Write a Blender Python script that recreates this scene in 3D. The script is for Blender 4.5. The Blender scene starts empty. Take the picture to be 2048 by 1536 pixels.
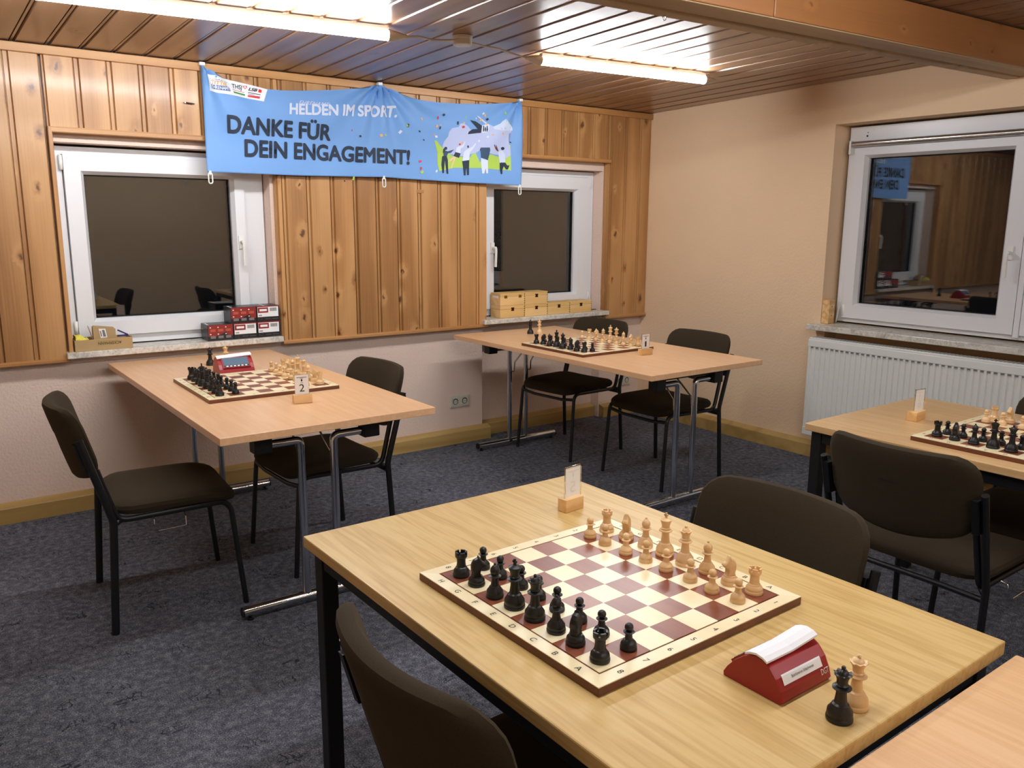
import bpy, bmesh, math, random
from mathutils import Vector, Matrix
random.seed(7)
R = math.radians; PI = math.pi
sc = bpy.context.scene
COL = sc.collection

# ------------------------------------------------------------------ camera
cam_d = bpy.data.cameras.new('camera'); cam = bpy.data.objects.new('camera', cam_d); COL.objects.link(cam)
cam_d.sensor_fit = 'HORIZONTAL'; cam_d.sensor_width = 36.0; cam_d.lens = 1651.7/2048*36.0
cam_d.clip_start = 0.05; cam_d.clip_end = 60
yaw, pit, rol = 0.6344, -0.1945, 0.0060
d = Vector((math.sin(yaw)*math.cos(pit), math.cos(yaw)*math.cos(pit), math.sin(pit)))
r0 = Vector((math.cos(yaw), -math.sin(yaw), 0)); u0 = r0.cross(d)
rr = r0*math.cos(rol)+u0*math.sin(rol); uu = -r0*math.sin(rol)+u0*math.cos(rol)
M = Matrix(((rr.x, uu.x, -d.x, -4.5478), (rr.y, uu.y, -d.y, -4.5528), (rr.z, uu.z, -d.z, 1.4569), (0, 0, 0, 1)))
cam.matrix_world = M
sc.camera = cam

# ------------------------------------------------------------------ world (night outside), exposure
w = bpy.data.worlds.new('night'); sc.world = w; w.use_nodes = True
w.node_tree.nodes['Background'].inputs[0].default_value = (0.10, 0.12, 0.17, 1)
w.node_tree.nodes['Background'].inputs[1].default_value = 0.02
TUBE_STRENGTH = 98.0
TUBE_COLOR = (0.94, 0.97, 1.0, 1)
sc.view_settings.view_transform = 'Standard'; sc.view_settings.look = 'None'
sc.view_settings.exposure = 0.0; sc.view_settings.gamma = 1.0
sc.view_settings.use_curve_mapping = False
sc.cycles.use_denoising = True
sc.cycles.max_bounces = 10; sc.cycles.diffuse_bounces = 5; sc.cycles.glossy_bounces = 5
sc.cycles.transmission_bounces = 8; sc.cycles.transparent_max_bounces = 8
sc.cycles.sample_clamp_indirect = 6.0; sc.cycles.caustics_refractive = False; sc.cycles.caustics_reflective = False

# ------------------------------------------------------------------ helpers
class MB:
    def __init__(s): s.v = []; s.f = []; s.sm = []
    def add(s, vs, fs, smooth=False):
        n = len(s.v); s.v += [tuple(p) for p in vs]
        for f in fs: s.f.append(tuple(i+n for i in f)); s.sm.append(smooth)
        return s
    def box(s, x0, x1, y0, y1, z0, z1):
        return s.add([(x0,y0,z0),(x1,y0,z0),(x1,y1,z0),(x0,y1,z0),(x0,y0,z1),(x1,y0,z1),(x1,y1,z1),(x0,y1,z1)],
              [(3,2,1,0),(4,5,6,7),(0,1,5,4),(1,2,6,5),(2,3,7,6),(3,0,4,7)])
    def bbox(s, x0, x1, y0, y1, z0, z1, b=0.003, seg=2):
        bm = bmesh.new(); bmesh.ops.create_cube(bm, size=1)
        for v in bm.verts:
            v.co = Vector((x0 if v.co.x < 0 else x1, y0 if v.co.y < 0 else y1, z0 if v.co.z < 0 else z1))
        bmesh.ops.bevel(bm, geom=bm.edges[:], offset=b, segments=seg, affect='EDGES', profile=0.5)
        bm.verts.index_update()
        s.add([v.co[:] for v in bm.verts], [[v.index for v in f.verts] for f in bm.faces]); bm.free(); return s
    def tube(s, pts, r, n=10, caps=True, rz=None):
        pts = [Vector(p) for p in pts]; N = len(pts); vs = []; fs = []
        t = (pts[1]-pts[0]).normalized()
        a = Vector((0,0,1)) if abs(t.z) < 0.9 else Vector((1,0,0))
        nrm = (a - t*a.dot(t)).normalized()
        for i in range(N):
            if i == 0: t = (pts[1]-pts[0]).normalized()
            elif i == N-1: t = (pts[-1]-pts[-2]).normalized()
            else: t = ((pts[i+1]-pts[i]).normalized()+(pts[i]-pts[i-1]).normalized()).normalized()
            nrm = (nrm - t*nrm.dot(t)).normalized(); b = t.cross(nrm)
            ri = r[i] if isinstance(r, (list, tuple)) else r
            for k in range(n):
                an = 2*math.pi*k/n
                vs.append(pts[i]+nrm*math.cos(an)*ri+b*math.sin(an)*ri*(rz or 1))
        for i in range(N-1):
            for k in range(n):
                k2 = (k+1) % n
                fs.append((i*n+k, i*n+k2, (i+1)*n+k2, (i+1)*n+k))
        s.add(vs, fs, True)
        if caps:
            m = len(s.v)-len(vs)
            s.f.append(tuple(m+k for k in reversed(range(n)))); s.sm.append(False)
            s.f.append(tuple(m+(N-1)*n+k for k in range(n))); s.sm.append(False)
        return s
    def lathe(s, prof, n=24, at=(0,0,0), smooth=True):
        vs = []; fs = []; idx = []
        for (r, z) in prof:
            if r < 1e-6: idx.append([len(vs)]); vs.append((at[0], at[1], at[2]+z))
            else:
                st = len(vs); idx.append(list(range(st, st+n)))
                for k in range(n):
                    a = 2*math.pi*k/n; vs.append((at[0]+r*math.cos(a), at[1]+r*math.sin(a), at[2]+z))
        for A, B in zip(idx, idx[1:]):
            for k in range(n):
                k2 = (k+1) % n
                if len(A) == 1 and len(B) == 1: break
                if len(A) == 1: fs.append((A[0], B[k2], B[k]))
                elif len(B) == 1: fs.append((A[k], A[k2], B[0]))
                else: fs.append((A[k], A[k2], B[k2], B[k]))
        return s.add(vs, fs, smooth)
    def prism(s, poly, fn, lo, hi, smooth=False):
        n = len(poly)
        vs = [fn(a, b, lo) for a, b in poly]+[fn(a, b, hi) for a, b in poly]
        fs = [tuple(range(n)), tuple(reversed(range(n, 2*n)))]
        fs += [(i, i+n, (i+1) % n+n, (i+1) % n) for i in range(n)]
        return s.add(vs, fs, smooth)
    def mesh(s, name):
        me = bpy.data.meshes.new(name); me.from_pydata(s.v, [], s.f); me.update()
        me.polygons.foreach_set('use_smooth', s.sm)
        bm = bmesh.new(); bm.from_mesh(me); bmesh.ops.recalc_face_normals(bm, faces=bm.faces[:])
        for e in bm.edges:
            if len(e.link_faces) == 2 and e.calc_face_angle(0) > 0.62: e.smooth = False
        bm.to_mesh(me); bm.free()
        return me

def obj(name, m, mat=None, parent=None, loc=(0,0,0), rot=(0,0,0)):
    me = m.mesh(name) if isinstance(m, MB) else m
    o = bpy.data.objects.new(name, me); COL.objects.link(o)
    if mat is not None and not me.materials: me.materials.append(mat)
    o.location = loc; o.rotation_euler = rot
    if parent: o.parent = parent
    return o
def tag(o, label, cat, group=None, kind=None):
    if label: o['label'] = label
    if cat: o['category'] = cat
    if group: o['group'] = group
    if kind: o['kind'] = kind
    return o
def empty(name, loc=(0,0,0), rz=0, label=None, cat=None, group=None, kind=None):
    o = bpy.data.objects.new(name, None); COL.objects.link(o); o.empty_display_size = 0.05
    o.location = loc; o.rotation_euler = (0,0,rz)
    return tag(o, label, cat, group, kind)
def struct(name, m, mat, label, parent=None, loc=(0,0,0), rot=(0,0,0)):
    o = obj(name, m, mat, parent, loc, rot); o['kind'] = 'structure'; o['label'] = label
    return o
def dup(root, loc, rz, label, group=None):
    r = root.copy(); COL.objects.link(r); r.location = loc; r.rotation_euler = (0,0,rz); r['label'] = label
    if group: r['group'] = group
    for ch in list(root.children):
        c = ch.copy(); COL.objects.link(c); c.parent = r
        for g in list(ch.children):
            e = g.copy(); COL.objects.link(e); e.parent = c
    return r
def fillet(pts, r, n=6):
    P = [Vector(p) for p in pts]; out = [P[0]]
    for i in range(1, len(P)-1):
        a = (P[i-1]-P[i]); b = (P[i+1]-P[i]); L = min(a.length, b.length)*0.49
        a.normalize(); b.normalize(); th = a.angle(b); t = min(r/math.tan(th/2), L)
        p0 = P[i]+a*t; p1 = P[i]+b*t
        for k in range(n+1):
            u = k/n; out.append(p0*(1-u)**2+P[i]*2*u*(1-u)+p1*u*u)
    out.append(P[-1]); return out
def text_bm(body, bold=0.0, shear=0.0, space=1.0):
    cu = bpy.data.curves.new('lettering', 'FONT'); cu.body = body; cu.size = 1; cu.offset = bold; cu.shear = shear
    cu.space_character = space; cu.resolution_u = 4
    o = bpy.data.objects.new('lettering', cu); COL.objects.link(o)
    dg = bpy.context.evaluated_depsgraph_get()
    me = bpy.data.meshes.new_from_object(o.evaluated_get(dg))
    bm = bmesh.new(); bm.from_mesh(me)
    bpy.data.objects.remove(o); bpy.data.curves.remove(cu); bpy.data.meshes.remove(me)
    return bm
def text_norm(body, **k):
    """text scaled to a unit square: capital height 0..1, width 0..1"""
    b = k.pop('bold', 0.0)
    bm = text_bm(body, **k)
    if b:
        me = bpy.data.meshes.new('t'); bm.to_mesh(me)
        for dx, dy in ((b,0),(-b,0),(0,b),(0,-b),(b*0.7,b*0.7),(-b*0.7,b*0.7),(b*0.7,-b*0.7),(-b*0.7,-b*0.7)):
            b2 = bmesh.new(); b2.from_mesh(me)
            for v in b2.verts: v.co.x += dx; v.co.y += dy
            m2 = bpy.data.meshes.new('t'); b2.to_mesh(m2); b2.free(); bm.from_mesh(m2); bpy.data.meshes.remove(m2)
        bpy.data.meshes.remove(me)
    bh = text_bm('H', **{**k, 'shear': 0.0}); y0 = min(v.co.y for v in bh.verts); y1 = max(v.co.y for v in bh.verts); bh.free()
    x0 = min(v.co.x for v in bm.verts); x1 = max(v.co.x for v in bm.verts)
    for v in bm.verts: v.co = Vector(((v.co.x-x0)/(x1-x0), (v.co.y-y0)/(y1-y0), 0))
    return bm
def dice(bm, nx, ny=2):
    for i in range(1, nx):
        bmesh.ops.bisect_plane(bm, geom=bm.verts[:]+bm.edges[:]+bm.faces[:], plane_co=(i/nx,0,0), plane_no=(1,0,0))
    for i in range(1, ny):
        bmesh.ops.bisect_plane(bm, geom=bm.verts[:]+bm.edges[:]+bm.faces[:], plane_co=(0,i/ny,0), plane_no=(0,1,0))
def bm_to_mesh(bm, fn, name):
    """map the unit-square print through fn(u,v)->xyz"""
    bm.verts.index_update()
    me = bpy.data.meshes.new(name)
    me.from_pydata([fn(v.co.x, v.co.y) for v in bm.verts], [], [[v.index for v in f.verts] for f in bm.faces])
    bm.free(); me.update(); return me
def print_text(name, body, fn, mat, parent, nx=1, ny=1, **k):
    bm = text_norm(body, **k)
    if nx > 1 or ny > 1: dice(bm, nx, ny)
    return obj(name, bm_to_mesh(bm, fn, name), mat, parent)

# ------------------------------------------------------------------ materials
def lin(c):
    return tuple(((x/255)/12.92 if x/255 <= 0.04045 else ((x/255+0.055)/1.055)**2.4) for x in c)+(1,)
class NT:
    def __init__(s, name):
        s.m = bpy.data.materials.new(name); s.m.use_nodes = True; s.t = s.m.node_tree; s.b = s.t.nodes['Principled BSDF']
    def n(s, typ, **kw):
        nd = s.t.nodes.new(typ)
        for k, v in kw.items():
            if k.startswith('i_'):
                nd.inputs[k[2:].replace('_', ' ')].default_value = v
            else: setattr(nd, k, v)
        return nd
    def l(s, a, b): s.t.links.new(a, b)
    def math(s, op, a, b=None, c=None):
        nd = s.t.nodes.new('ShaderNodeMath'); nd.operation = op
        for i, x in enumerate((a, b, c)):
            if x is None: continue
            if isinstance(x, (int, float)): nd.inputs[i].default_value = x
            else: s.l(x, nd.inputs[i])
        return nd.outputs[0]
    def vmul(s, v, k):
        nd = s.t.nodes.new('ShaderNodeVectorMath'); nd.operation = 'MULTIPLY'; s.l(v, nd.inputs[0]); nd.inputs[1].default_value = k; return nd.outputs[0]
    def vadd(s, v, k):
        nd = s.t.nodes.new('ShaderNodeVectorMath'); nd.operation = 'ADD'; s.l(v, nd.inputs[0])
        if isinstance(k, tuple): nd.inputs[1].default_value = k
        else: s.l(k, nd.inputs[1])
        return nd.outputs[0]
    def noise(s, v, scale, detail=3, rough=0.5):
        nd = s.n('ShaderNodeTexNoise', i_Scale=scale, i_Detail=detail, i_Roughness=rough); s.l(v, nd.inputs['Vector']); return nd
    def ramp(s, f, stops):
        nd = s.t.nodes.new('ShaderNodeValToRGB'); cr = nd.color_ramp
        while len(cr.elements) < len(stops): cr.elements.new(0.5)
        for e, (p, c) in zip(cr.elements, stops):
            e.position = p; e.color = c if len(c) == 4 else c+(1,)
        s.l(f, nd.inputs[0]); return nd.outputs[0]
    def mix(s, f, a, b, mode='MIX'):
        nd = s.t.nodes.new('ShaderNodeMix'); nd.data_type = 'RGBA'; nd.blend_type = mode
        for sock, x in ((nd.inputs[0], f), (nd.inputs[6], a), (nd.inputs[7], b)):
            if isinstance(x, (int, float)): sock.default_value = x
            elif isinstance(x, tuple): sock.default_value = x
            else: s.l(x, sock)
        return nd.outputs[2]
    def bump(s, h, strength=0.3, dist=0.002):
        nd = s.n('ShaderNodeBump', i_Strength=strength, i_Distance=dist); s.l(h, nd.inputs['Height']); s.l(nd.outputs[0], s.b.inputs['Normal'])
    def coord(s, kind='Object', rand=False):
        tc = s.t.nodes.new('ShaderNodeTexCoord'); v = tc.outputs[kind]
        if rand:
            oi = s.t.nodes.new('ShaderNodeObjectInfo')
            cv = s.n('ShaderNodeCombineXYZ')
            for i, k in enumerate((37.0, 23.0, 51.0)): s.l(s.math('MULTIPLY', oi.outputs['Random'], k), cv.inputs[i])
            v = s.vadd(v, cv.outputs[0]); s.rand = oi.outputs['Random']
        return v
    def set(s, **kw):
        for k, v in kw.items():
            s.b.inputs[k.replace('_', ' ')].default_value = v
        return s
def plain(name, rgb, rough=0.5, metal=0.0, spec=0.5, coat=0.0, noise=0.06, nscale=30):
    a = NT(name); a.set(Roughness=rough, Metallic=metal); a.b.inputs['Specular IOR Level'].default_value = spec
    a.b.inputs['Coat Weight'].default_value = coat
    c = lin(rgb)
    if noise > 0:
        v = a.coord('Object'); nz = a.noise(v, nscale, 3)
        f = a.math('MULTIPLY', a.math('SUBTRACT', nz.outputs[0], 0.5), 2*noise)
        col = a.mix(a.math('ADD', 0.5, f), tuple(x*0.88 for x in c[:3])+(1,), tuple(min(1, x*1.12) for x in c[:3])+(1,))
        a.l(col, a.b.inputs['Base Color'])
    else: a.b.inputs['Base Color'].default_value = c
    return a.m
def wood(name, dark, mid, light, axis='z', rough=0.4, coat=0.0, ring=9.0, knots=0.0, fine=0.5, vary=0.12, knot_col=(70,40,20), spec=0.5, ringmix=0.75, across=4.0, coat_rough=0.14):
    a = NT(name); v = a.coord('Object', rand=True)
    st = {'x': (0.07,1,1), 'y': (1,0.07,1), 'z': (1,1,0.07)}[axis]
    vs = a.vmul(v, st)
    n1 = a.noise(vs, across, 2, 0.45).outputs[0]
    k_mask = None
    if knots > 0:
        sp = a.n('ShaderNodeSeparateXYZ'); a.l(v, sp.inputs[0]); cb = a.n('ShaderNodeCombineXYZ')
        i0, i1 = {'x': (2,0), 'y': (0,1), 'z': (0,2)}[axis]
        wob = a.math('MULTIPLY', a.noise(v, 34, 2).outputs[0], 0.30)
        a.l(a.math('ADD', a.math('MULTIPLY', sp.outputs[i0], 8.0), wob), cb.inputs[0]); a.l(a.math('ADD', a.math('MULTIPLY', sp.outputs[i1], 4.6), a.math('MULTIPLY', wob, 0.6)), cb.inputs[1])
        vo = a.n('ShaderNodeTexVoronoi', voronoi_dimensions='2D', feature='F1', i_Scale=1.0, i_Randomness=0.9); a.l(cb.outputs[0], vo.inputs['Vector'])
        sx = a.n('ShaderNodeSeparateColor'); a.l(vo.outputs['Color'], sx.inputs[0])
        on = a.math('LESS_THAN', sx.outputs[0], knots)
        size = a.math('MULTIPLY_ADD', sx.outputs[1], 0.075, 0.045)
        dd = a.math('DIVIDE', vo.outputs['Distance'], size)
        near = a.math('MULTIPLY', on, a.math('POWER', 2.718, a.math('MULTIPLY', a.math('MULTIPLY', dd, dd), -0.22)))
        n1 = a.math('ADD', n1, a.math('MULTIPLY', near, 0.20))
        k_mask = a.math('MULTIPLY', on, a.math('SUBTRACT', 1.0, a.math('SMOOTH_MIN', dd, 1.0, 0.3)))
    rg = a.math('MULTIPLY_ADD', a.math('SINE', a.math('MULTIPLY', n1, ring*6.283)), 0.5, 0.5)
    vf = a.vmul(v, {'x': (3,160,160), 'y': (160,3,160), 'z': (160,160,3)}[axis])
    fz = a.noise(vf, 1.0, 2).outputs[0]
    f = a.math('ADD', a.math('MULTIPLY', rg, ringmix), a.math('MULTIPLY', a.math('SUBTRACT', fz, 0.5), fine))
    col = a.ramp(f, [(0.0, lin(light)), (0.5, lin(mid)), (1.0, lin(dark))])
    bl = a.noise(vs, 2.0, 1).outputs[0]
    col = a.mix(a.math('MULTIPLY', bl, 0.5), col, lin(mid))
    vr = a.math('MULTIPLY_ADD', a.rand, 2*vary, 1-vary)
    hs = a.n('ShaderNodeHueSaturation'); a.l(col, hs.inputs['Color']); a.l(vr, hs.inputs['Value']); col = hs.outputs[0]
    if k_mask is not None:
        kk = a.math('MINIMUM', a.math('MULTIPLY', k_mask, 1.6), 0.9)
        col = a.mix(kk, col, lin(knot_col))
    a.l(col, a.b.inputs['Base Color']); a.set(Roughness=rough); a.b.inputs['Coat Weight'].default_value = coat
    a.b.inputs['Coat Roughness'].default_value = coat_rough; a.b.inputs['Specular IOR Level'].default_value = spec
    a.bump(fz, 0.08, 0.001)
    return a.m
def plaster(name, rgb, bump=0.5, scale=70):
    a = NT(name); v = a.coord('Object'); a.set(Roughness=0.92); a.b.inputs['Specular IOR Level'].default_value = 0.2
    n = a.noise(v, scale, 3, 0.55); big = a.noise(v, 2.2, 2)
    c = lin(rgb)
    a.l(a.mix(a.math('MULTIPLY', big.outputs[0], 0.7), c, tuple(x*0.90 for x in c[:3])+(1,)), a.b.inputs['Base Color'])
    a.bump(n.outputs[0], bump, 0.006)
    return a.m
def marble(name):
    a = NT(name); v = a.coord('Object'); n = a.noise(v, 7, 5, 0.65)
    n2 = a.noise(a.vadd(a.vmul(v, (1,1,1)), n.outputs['Color']), 9, 4, 0.6)
    a.l(a.ramp(n2.outputs[0], [(0.30, lin((168,162,150))), (0.5, lin((206,202,192))), (0.62, lin((222,219,210))), (0.75, lin((188,184,176)))]), a.b.inputs['Base Color'])
    a.set(Roughness=0.22); return a.m
def carpet(name):
    a = NT(name); v = a.coord('Object')
    n1 = a.noise(v, 240, 3, 0.75).outputs[0]; n2 = a.noise(v, 38, 3, 0.65).outputs[0]; n3 = a.noise(v, 2.6, 3).outputs[0]
    f = a.math('ADD', a.math('MULTIPLY', n1, 0.62), a.math('ADD', a.math('MULTIPLY', n2, 0.30), a.math('MULTIPLY', n3, 0.08)))
    base = a.ramp(f, [(0.37, lin((40,41,47))), (0.5, lin((86,88,96))), (0.63, lin((150,152,160)))])
    base = a.mix(a.math('MULTIPLY', n3, 0.35), base, a.mix(0.4, base, lin((70,78,112))))
    # scattered dark scribble tufts: thin warped zigzags shown only inside sparse cells
    wn = a.noise(v, 14, 2).outputs['Color']
    vw = a.vadd(v, a.vmul(wn, (0.10,0.10,0)))
    vo = a.n('ShaderNodeTexVoronoi', voronoi_dimensions='2D', feature='F1', i_Scale=4.6, i_Randomness=1.0); a.l(a.vmul(vw, (1,1.7,1)), vo.inputs['Vector'])
    s2 = a.n('ShaderNodeSeparateColor'); a.l(vo.outputs['Color'], s2.inputs[0])
    cell = a.math('LESS_THAN', vo.outputs['Distance'], a.math('MULTIPLY_ADD', s2.outputs[1], 0.12, 0.12))
    some = a.math('LESS_THAN', s2.outputs[0], 0.7)
    lines = None
    for dirn, sc_w in (('X', 13.0), ('Y', 17.0)):
        wv = a.n('ShaderNodeTexWave', wave_type='BANDS', bands_direction=dirn, i_Scale=sc_w, i_Distortion=3.0, i_Detail=1.0)
        wv.inputs['Detail Scale'].default_value = 3.0
        a.l(vw, wv.inputs['Vector'])
        ln = a.math('LESS_THAN', wv.outputs['Fac'], 0.06)
        lines = ln if lines is None else a.math('MAXIMUM', lines, a.math('MULTIPLY', ln, a.math('GREATER_THAN', s2.outputs[2], 0.5)))
    sc_ = a.math('MULTIPLY', a.math('MULTIPLY', cell, some), lines)
    col = a.mix(a.math('MULTIPLY', sc_, 0.75), base, lin((24,25,36)))
    a.l(col, a.b.inputs['Base Color']); a.set(Roughness=0.97); a.b.inputs['Specular IOR Level'].default_value = 0.08
    a.bump(n1, 0.6, 0.004); return a.m
def fabric(name, rgb):
    a = NT(name); v = a.coord('Object'); n = a.noise(v, 420, 2).outputs[0]; c = lin(rgb)
    a.l(a.mix(n, tuple(x*0.7 for x in c[:3])+(1,), tuple(x*1.3 for x in c[:3])+(1,)), a.b.inputs['Base Color'])
    a.set(Roughness=0.95); a.b.inputs['Specular IOR Level'].default_value = 0.12; a.b.inputs['Sheen Weight'].default_value = 0.10
    a.b.inputs['Sheen Roughness'].default_value = 0.5
    a.b.inputs['Sheen Tint'].default_value = lin((190,170,140)); a.bump(n, 0.25, 0.001); return a.m
def emit(name, col, s):
    a = NT(name); a.b.inputs['Base Color'].default_value = (0.9,0.9,0.9,1)
    a.b.inputs['Emission Color'].default_value = col; a.b.inputs['Emission Strength'].default_value = s; return a.m
def glass(name):
    a = NT(name); a.b.inputs['Base Color'].default_value = (0.97,0.98,0.98,1); a.set(Roughness=0.0, IOR=1.52)
    a.b.inputs['Transmission Weight'].default_value = 1.0; return a.m

m_pine = wood('pine_panelling', (128,82,42), (172,124,74), (194,148,96), 'z', 0.42, 0.2, 3.4, 0.40, 0.7, 0.09, (84,46,22))
m_ceil = wood('ceiling_pine', (104,74,52), (132,97,70), (150,116,88), 'z', 0.34, 0.35, 4.0, 0.14, 0.35, 0.10, (80,46,26), coat_rough=0.24)
m_ptrim = wood('pine_trim', (146,98,54), (176,126,74), (192,144,92), 'x', 0.42, 0.2, 6.0, 0.08, 0.3, 0.05)
m_ptrimv = wood('pine_trim_upright', (146,98,54), (176,126,74), (192,144,92), 'z', 0.42, 0.2, 6.0, 0.08, 0.3, 0.05)
m_beam = wood('beam_pine', (126,80,42), (152,100,56), (166,114,68), 'x', 0.42, 0.15, 2.0, 0.35, 0.3, 0.04, (110,64,28))
m_beamb = wood('beam_underside', (140,112,80), (164,136,100), (178,150,114), 'x', 0.5, 0.1, 5.0, 0.25, 0.3, 0.04, (110,80,50))
m_base = wood('skirting_oak', (150,120,66), (172,142,84), (184,156,98), 'x', 0.5, 0.0, 5.0, 0.0, 0.4, 0.03)
m_oak = wood('oak_laminate', (162,126,70), (196,162,100), (210,180,120), 'y', 0.38, 0.03, 3.0, 0.0, 0.9, 0.0, ringmix=0.55, across=42.0)
m_oak2 = wood('pale_oak_laminate', (176,138,92), (204,166,116), (216,182,134), 'y', 0.32, 0.1, 2.6, 0.0, 0.8, 0.0, ringmix=0.5, across=42.0)
m_beech = wood('beech_laminate', (206,158,116), (222,176,132), (230,188,146), 'y', 0.33, 0.1, 2.2, 0.0, 0.6, 0.0, ringmix=0.45, across=42.0)
m_beechy = wood('beech_laminate_worn', (204,158,112), (218,174,126), (228,188,142), 'y', 0.33, 0.1, 2.6, 0.0, 0.8, 0.0, ringmix=0.5, across=42.0)
m_edge = wood('tabletop_edge', (150,106,66), (170,124,80), (182,138,94), 'y', 0.5, 0.0, 8.0, 0.0, 0.4, 0.0)
m_block = wood('pine_block', (190,140,80), (222,180,122), (234,198,146), 'x', 0.5, 0.0, 4.0, 0.25, 0.3, 0.06, (140,90,50), across=14)
m_birch = wood('birch_box', (196,154,90), (220,182,118), (230,196,138), 'x', 0.5, 0.0, 3.0, 0.0, 0.4, 0.05, across=8)
m_box = wood('boxwood', (200,158,104), (222,184,132), (232,198,150), 'z', 0.38, 0.15, 2.0, 0.0, 0.3, 0.04, across=14)
m_ebony = plain('ebonised_wood', (22,21,22), 0.38, 0, 0.5, 0.0, 0.05)
m_maple = wood('maple_veneer', (226,206,160), (238,222,180), (244,232,196), 'y', 0.34, 0.04, 2.0, 0.0, 0.25, 0.02, across=10)
m_mahog = wood('mahogany_veneer', (106,54,36), (132,72,50), (148,88,64), 'y', 0.34, 0.04, 2.5, 0.0, 0.7, 0.05, across=10)
m_mahedge = wood('mahogany_edge', (84,44,26), (104,56,34), (116,66,42), 'y', 0.4, 0.1, 2.5, 0.0, 0.6, 0.0, across=10)
m_wall_b = plaster('pinkish_plaster', (226,204,190), 0.7, 75)
m_wall_r = plaster('peach_plaster', (238,209,174), 0.5, 75)
m_carpet = carpet('blue_grey_carpet')
m_marble = marble('marble_sill')
m_pvc = plain('white_pvc', (222,224,228), 0.32, 0, 0.5, 0.0, 0.03)
m_white = plain('white_enamel', (226,228,224), 0.35, 0, 0.5, 0.0, 0.03)
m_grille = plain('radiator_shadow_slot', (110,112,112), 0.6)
m_seal = plain('black_rubber_seal', (14,14,15), 0.5)
m_glass = glass('window_glass')
m_black = plain('black_powder_coat', (15,16,18), 0.36, 0.0, 0.5, 0.0, 0.04)
m_blackm = plain('matt_black_steel', (12,13,16), 0.5, 0.0, 0.4, 0.0, 0.04)
m_chrome = plain('chrome', (205,208,212), 0.10, 1.0, 0.5, 0.0, 0.02)
m_fabric = fabric('dark_brown_upholstery', (54,46,35))
m_red = plain('red_plastic', (146,24,30), 0.34, 0, 0.5, 0.0, 0.03)
m_paper = plain('white_paper', (236,238,242), 0.8, 0, 0.3, 0.0, 0.02)
m_paperw = plain('card_paper', (236,234,232), 0.35, 0, 0.4, 0.3, 0.02)
m_ink = plain('black_ink', (18,18,20), 0.6)
m_faint = plain('faint_ink', (220,219,216), 0.5)
m_lcd = plain('lcd_glass', (96,118,138), 0.15, 0, 0.6)
m_darkp = plain('dark_plastic', (36,38,44), 0.4)
m_blue = plain('banner_blue', (112,158,216), 0.55, 0, 0.35, 0.0, 0.04, 5)
m_navy = plain('navy_print', (18,34,58), 0.6)
m_bwhite = plain('white_print', (206,216,236), 0.6)
m_bwhite2 = plain('pale_print', (196,210,236), 0.6)
m_logo = plain('logo_white', (228,232,238), 0.6)
m_logob = plain('logo_blue', (42,92,160), 0.6)
m_green = plain('logo_green', (74,140,76), 0.6)
m_lime = plain('lime_print', (168,200,80), 0.6)
m_lilac = plain('lilac_print', (176,188,226), 0.6)
m_logor = plain('logo_red', (206,48,56), 0.6)
m_teal = plain('slate_print', (40,70,100), 0.6)
m_skin = plain('peach_print', (232,190,160), 0.6)
m_orange = plain('orange_print', (224,170,100), 0.6)
m_brownp = plain('brown_print', (100,54,44), 0.6)
m_card = plain('cardboard', (176,150,108), 0.85, 0, 0.2)
m_card2 = plain('cardboard_print', (112,116,66), 0.85, 0, 0.2)
m_yellow = fabric('yellow_cloth', (222,210,92))
m_pen = plain('blue_pen', (42,38,120), 0.3)
m_gift = plain('black_carton', (34,33,37), 0.35)
m_giftr = plain('red_carton_print', (136,40,38), 0.4)
m_gifto = plain('orange_carton_print', (176,84,64), 0.4)
m_giftg = plain('grey_carton_print', (120,116,116), 0.4)
m_label = plain('label_white', (232,234,236), 0.5)
m_brass = plain('dark_brass', (70,42,26), 0.35, 0.8)
m_brassl = plain('brass', (160,126,60), 0.35, 0.9)
m_sock = plain('ivory_socket', (198,196,182), 0.35)
m_sockd = plain('socket_shadow', (52,52,48), 0.5)
m_tube = emit('lit_tube', TUBE_COLOR, TUBE_STRENGTH)
m_tube2 = emit('lit_tube_dimmer', TUBE_COLOR, TUBE_STRENGTH*0.78)  # weaker emission for the row over the front tables
m_tube3 = emit('lit_tube_fill', TUBE_COLOR, TUBE_STRENGTH*0.5)  # weakest emission, for the added fill row behind the camera
m_cap = plain('tube_end_cap', (214,206,196), 0.35)
m_alu = plain('brushed_aluminium', (196,198,200), 0.22, 1.0)
m_acryl = glass('clear_acrylic')


# ------------------------------------------------------------------ the room shell
XR, XL, YF = 0.03, -5.6, -6.8            # right wall, left wall, wall behind the camera
H0, SLOPE = 2.237, 0.025                 # ceiling height at the panelled wall, rise towards the room
def cz(y): return H0 + SLOPE*(-y)
struct('floor', MB().box(XL, XR+0.3, YF, 0.3, -0.05, 0.0), m_carpet, 'blue grey mottled carpet floor with dark scribble flecks')

def cells(axis, us, zs, holes, d0, d1):
    """wall made of boxes, leaving rectangular holes (u0,u1,z0,z1)"""
    mb = MB()
    for a0, a1 in zip(us, us[1:]):
        for z0, z1 in zip(zs, zs[1:]):
            cu, cz_ = (a0+a1)/2, (z0+z1)/2
            if any(h[0] < cu < h[1] and h[2] < cz_ < h[3] for h in holes): continue
            if axis == 'x': mb.box(a0, a1, d0, d1, z0, z1)
            else: mb.box(d0, d1, a0, a1, z0, z1)
    return mb
W1 = (-3.912, -2.862, 0.80, 1.815); W2 = (-1.437, -0.398, 0.80, 1.815); NI = (-1.450, -0.385, 0.0, 0.79)
mb = cells('x', [XL, W1[0], W1[1], NI[0], W2[0], W2[1], NI[1], XR+0.3], [0, 0.79, 0.80, 1.815, 2.46], [W1, W2, NI], 0.0, 0.30)
mb.box(NI[0], NI[1], 0.085, 0.30, 0, 0.79)
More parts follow.
